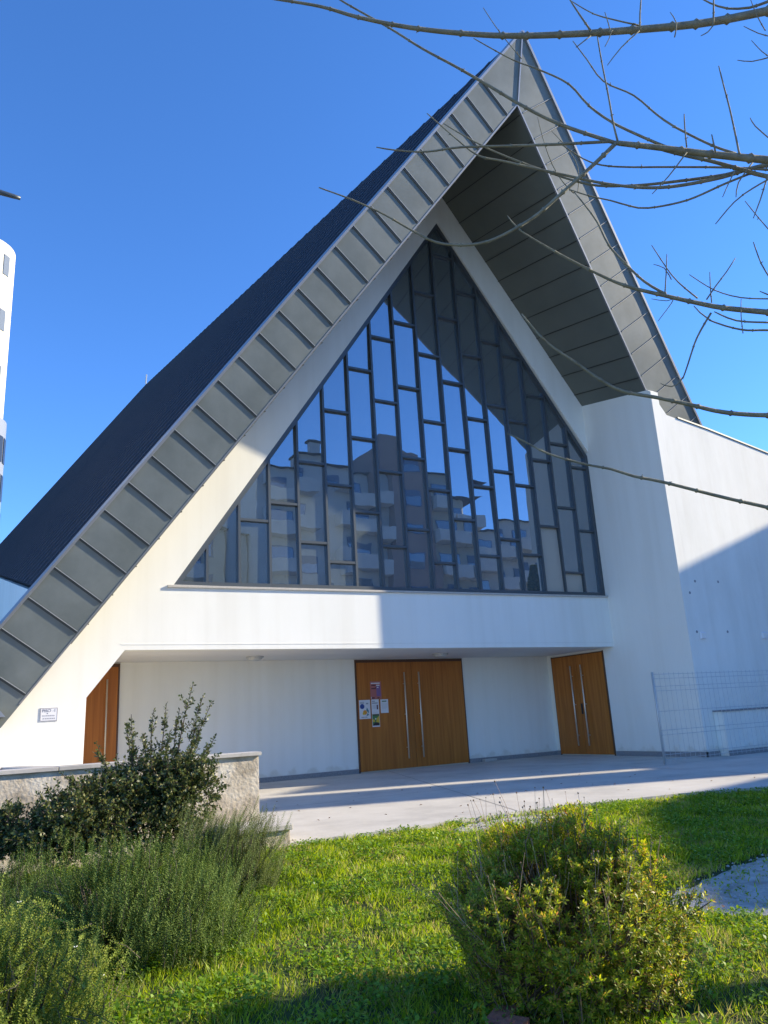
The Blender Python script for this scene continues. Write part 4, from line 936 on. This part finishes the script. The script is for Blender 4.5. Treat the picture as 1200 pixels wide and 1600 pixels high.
# --- right foreground shrub
dm = leaf_mat('daisy_bush_leaf', [(.09, .16, .018), (.18, .27, .025), (.27, .35, .035), (.45, .47, .05), (.40, .22, .08)], .42, .55, .45)
SC = Vector((3.27, 3.86, -.30)); e = empty('leafy_shrub', SC); tag(e, 'round yellow-green leafy shrub with dry seed-head stalks in the right foreground', 'shrub')
Ps, Ds, Ns, Lq, Wq = [], [], [], [], []; st = MB()
tipsP = []
for i in range(8200):
    v = rdir(1, .15)[0]; 
    if v[2] < -.72: v[2] = -v[2]
    r = random.random() ** .2; lump = 1 + .20 * noise.noise(Vector(v) * 2.3 + Vector((4, 1, 2))) + .08 * noise.noise(Vector(v) * 6)
    rx, rz = .71, .57
    q = SC + Vector((v[0] * rx * r * lump, v[1] * rx * r * lump, .42 + v[2] * rz * r * lump)); 
    if q.z < float(zg(q.x, q.y)) + .03: continue
    if noise.noise(q * 5.5) < -.26: continue
    ax = Vector((v[0], v[1], abs(v[2]) + .7)).normalized() + Vector(rng.normal(size=3)) * .25; ax.normalize()
    tipsP.append((q, ax)); k = 11; a = np.arange(k) * 2.399 + random.random() * 6; axn = np.array(ax)
    u = nrm(np.cross(axn, [.2, .9, .1])); w_ = np.cross(axn, u); el = np.linspace(.15, 1.15, k)[:, None]
    rad = u * np.cos(a)[:, None] + w_ * np.sin(a)[:, None]; s_ = random.uniform(.75, 1.25)
    Ps.append(np.array(q) - axn * (.028 * (1 - np.linspace(0, 1, k)[:, None])) * s_); Ds.append(rad + axn * el); Ns.append(np.tile(axn, (k, 1))); Lq.append(np.full(k, .028 * s_) * rng.uniform(.75, 1.2, k)); Wq.append(np.full(k, .0095 * s_))
    if i % 6 == 0: st.tube([q, q - ax * .12 + Vector((0, 0, -.03)), SC + (q - SC) * .6], [.0025, .0035, .005], 4, cap=False)
np_mesh('foliage', leaves(np.concatenate(Ps), np.concatenate(Ds), np.concatenate(Ns), np.concatenate(Lq), np.concatenate(Wq), .15, .55), 4, dm, e)
st.build('stem', mat('brown_stem', (.13, .085, .05), .8), e, fix=False)
dry = MB(); heads = MB()
for i in range(420):
    q, ax = random.choice(tipsP)
    x_, y_, _d = project(np.array(q)); 
    if q.z < SC.z + .45: continue
    if random.random() < .3 and x_ > 900 and y_ > 1330: continue
    L = random.uniform(.06, .22) * (1.25 if x_ < 850 else 1); d = (ax * .5 + Vector((0, 0, .9)) + Vector(rng.normal(size=3)) * .22).normalized()
    p1 = q + d * L; dry.tube([q - d * .08, q + d * L * .5 + Vector(rng.normal(size=3)) * .006, p1], [.0016, .0013, .001], 4, cap=False)
    r_ = random.uniform(.003, .0058); bm_ = []
    for a_ in range(6):
        for b_ in (-.6, .6): pass
    heads.tube([p1 - d * r_, p1 - d * r_ * .4, p1 + d * r_ * .5, p1 + d * r_], [r_ * .4, r_, r_ * .9, r_ * .3], 6)
dry.build('dry_stalk', mat('dry_stalk', (.36, .24, .16), .8), e, fix=False); heads.build('seed_head', mat('seed_head', (.24, .16, .10), .9), e, fix=False)

# --- conifer across the street (seen in the glass)
e = empty('conifer_tree', (35.4, -10, -.3)); tag(e, 'small green conifer reflected at the bottom right of the glass', 'tree')
n = 9000; t = rng.uniform(0, 1, n) ** .7; a = rng.uniform(0, 6.283, n); rr = 1.7 * (1 - t) ** .8 * rng.uniform(.5, 1.05, n); zz = .8 + t * 10.6 - rr * .25
P = np.stack([35.4 + rr * np.cos(a), -10 + rr * np.sin(a), zz], 1); D = np.stack([np.cos(a), np.sin(a), rng.uniform(-.2, .7, n)], 1)
np_mesh('crown', leaves(P, D, rdir(n, .5), .38, .16), 4, leaf_mat('conifer_leaf', [(.05, .08, .02), (.09, .12, .03), (.13, .15, .04)], .6, .2), e)
MB().tube([(35.4, -10, -.4), (35.4, -10, 10.8)], [.16, .03], 8).build('trunk', bark, e)

# --- grass
def grass():
    n = 400000
    X = rng.uniform(-.5, 14.5, n); Y = rng.uniform(2.0, 9.9, n); P = np.stack([X, Y, zg(X, Y)], 1)
    x, y, d = project(P); ok = (d > .5) & (x > -500) & (x < 2500) & (y < 2100)
    ex = np.array([q[0] for q in edge]); ey = np.array([q[1] for q in edge])
    ok &= Y < np.where(X < 3.2, 9.4, np.interp(X, ex, ey)) + rng.normal(0, .012, n)
    nz = np.array([noise.noise(Vector((a * 1.7, b * 1.7, 0))) for a, b in zip(X[ok], Y[ok])])
    P = P[ok]; d = d[ok]
    kp = rng.uniform(0, 1, len(P)) < np.clip(.85 + nz * .9, .22, 1)
    for poly in (path_poly, bare_poly): kp &= ~(in_poly(P, poly) & (rng.uniform(0, 1, len(P)) > .09))
    P = P[kp]; nz = nz[kp]; d = d[kp]
    # bare lane around the path
    n = len(P); tall = np.array([noise.noise(Vector((a * 3.1, b * 3.1, 7))) for a, b in P[:, :2]])
    L = (.038 + .055 * np.clip(tall + .3, 0, 1.2)) * rng.uniform(.5, 1.5, n); W = .0062 * rng.uniform(.7, 1.5, n) * np.clip(d / 5, .8, 1.8)
    D = rng.normal(0, .62, (n, 3)); D[:, 2] = 1; lean = np.stack([tall * .3, nz * .3, 0 * nz], 1)
    V = leaves(P, D + lean, rdir(n), L, W, .1, .35)
    g1 = np_mesh('grass', V, 4, leaf_mat('grass_blade', [(.10, .19, .012), (.20, .32, .018), (.29, .43, .028), (.44, .53, .06), (.46, .40, .17)], .45, .45, .3, patch=1.9))
    tag(g1, 'short vivid green lawn grass', 'grass', kind='stuff')
    # broad clover / weed leaves
    m = 150000; i = rng.integers(0, n, m); Q = P[i] + np.concatenate([rng.normal(0, .03, (m, 2)), np.zeros((m, 1))], 1)
    c = np.array([noise.noise(Vector((a * 2.3 + 9, b * 2.3, 3))) for a, b in Q[:, :2]]); Q = Q[c > -.04]; m = len(Q)
    ok2 = Q[:, 1] < np.where(Q[:, 0] < 3.2, 9.3, np.interp(Q[:, 0], ex, ey)) - .02; Q = Q[ok2]; m = len(Q)
    Q[:, 2] = zg(Q[:, 0], Q[:, 1]) + rng.uniform(.015, .085, m); D = rng.normal(size=(m, 3)); D[:, 2] = rng.uniform(0, .8, m)
    g2 = np_mesh('clover', leaves(Q, D, rdir(m, 2.0), 0.034 * rng.uniform(.6, 1.4, m), .021 * rng.uniform(.7, 1.3, m), .2), 4, leaf_mat('clover_leaf', [(.09, .20, .016), (.18, .31, .022), (.28, .42, .04)], .45, .35, .35))
    tag(g2, 'broad-leaved clover and weeds among the grass', 'ground cover', kind='stuff')
grass()
# pebbles on the path and bare soil
pb = MB()
for i in range(2600):
    x = random.uniform(5.0, 9.5); y = random.uniform(3.6, 8.7)
    if not (in_poly(np.array([[x, y]]), path_poly)[0] or in_poly(np.array([[x, y]]), bare_poly)[0]): continue
    r = random.uniform(.004, .016); z = float(zg(x, y)) + .012
    pb.tube([(x, y, z - r * .3), (x, y, z), (x + r * .2, y, z + r * .5), (x, y, z + r * .7)], [r * .8, r, r * .75, r * .25], 6)
tag(pb.build('pebbles', M['coping'], fix=False), 'small stones scattered on the path', 'pebbles', kind='stuff')
# fallen brown leaves
lv = []
for (px, py) in ((525, 1495), (640, 1415), (645, 1420), (560, 1425), (700, 1405), (1010, 1560), (470, 1470), (750, 1480)):
    v = ray(px, py); t = (-.2 - CAM[2]) / v[2]; q = CAM + v * t; q[2] = float(zg(q[0], q[1])) + .06; lv.append(q)
for i in range(30):
    x, y = random.uniform(1.8, 8), random.uniform(4, 8.5); lv.append(np.array([x, y, float(zg(x, y)) + .05]))
lv = np.array(lv)
tag(np_mesh('fallen_leaves', leaves(lv, rng.normal(size=(len(lv), 3)) * [1, 1, .3], rdir(len(lv), 2), .045, .032, .3), 4, leaf_mat('dead_leaf', [(.22, .10, .04), (.32, .18, .08)], .7, .2)), 'a few dry brown leaves lying in the grass', 'leaves', kind='stuff')
pl_ = []
for i in range(46):
    x, y = random.uniform(3.6, 12), random.uniform(8.9, 14); pl_.append((x, y, .006))
pl_ = np.array(pl_)
tag(np_mesh('leaf_litter', leaves(pl_, rng.normal(size=(len(pl_), 3)) * [1, 1, .15], rdir(len(pl_), 4), .05, .03, .3), 4, leaf_mat('litter_leaf', [(.15, .09, .05), (.28, .18, .09)], .8, .1)), 'scattered dry leaf scraps on the concrete platform', 'leaves', kind='stuff')
# terracotta brick at the very bottom
bq = np.array([2.56, 3.56]); zb = float(zg(*bq))
e = empty('red_brick', (bq[0], bq[1], zb)); tag(e, 'corner of a reddish brick edging at the bottom of the picture under the right shrub', 'brick')
for (dx, dy, rz, dz) in ((-.02, -.08, .5, .02), (.05, .07, .62, .015)):
    c, s_ = math.cos(rz), math.sin(rz); MB().obox((bq[0] + dx, bq[1] + dy, zb - .03), (.22 * c, .22 * s_, 0), (-.11 * s_, .11 * c, 0), (0, 0, .09 + dz)).build('brick', M['brick'], e, bevel=.006)

for o in bpy.data.objects:
    if '_loc' in o: del o['_loc']
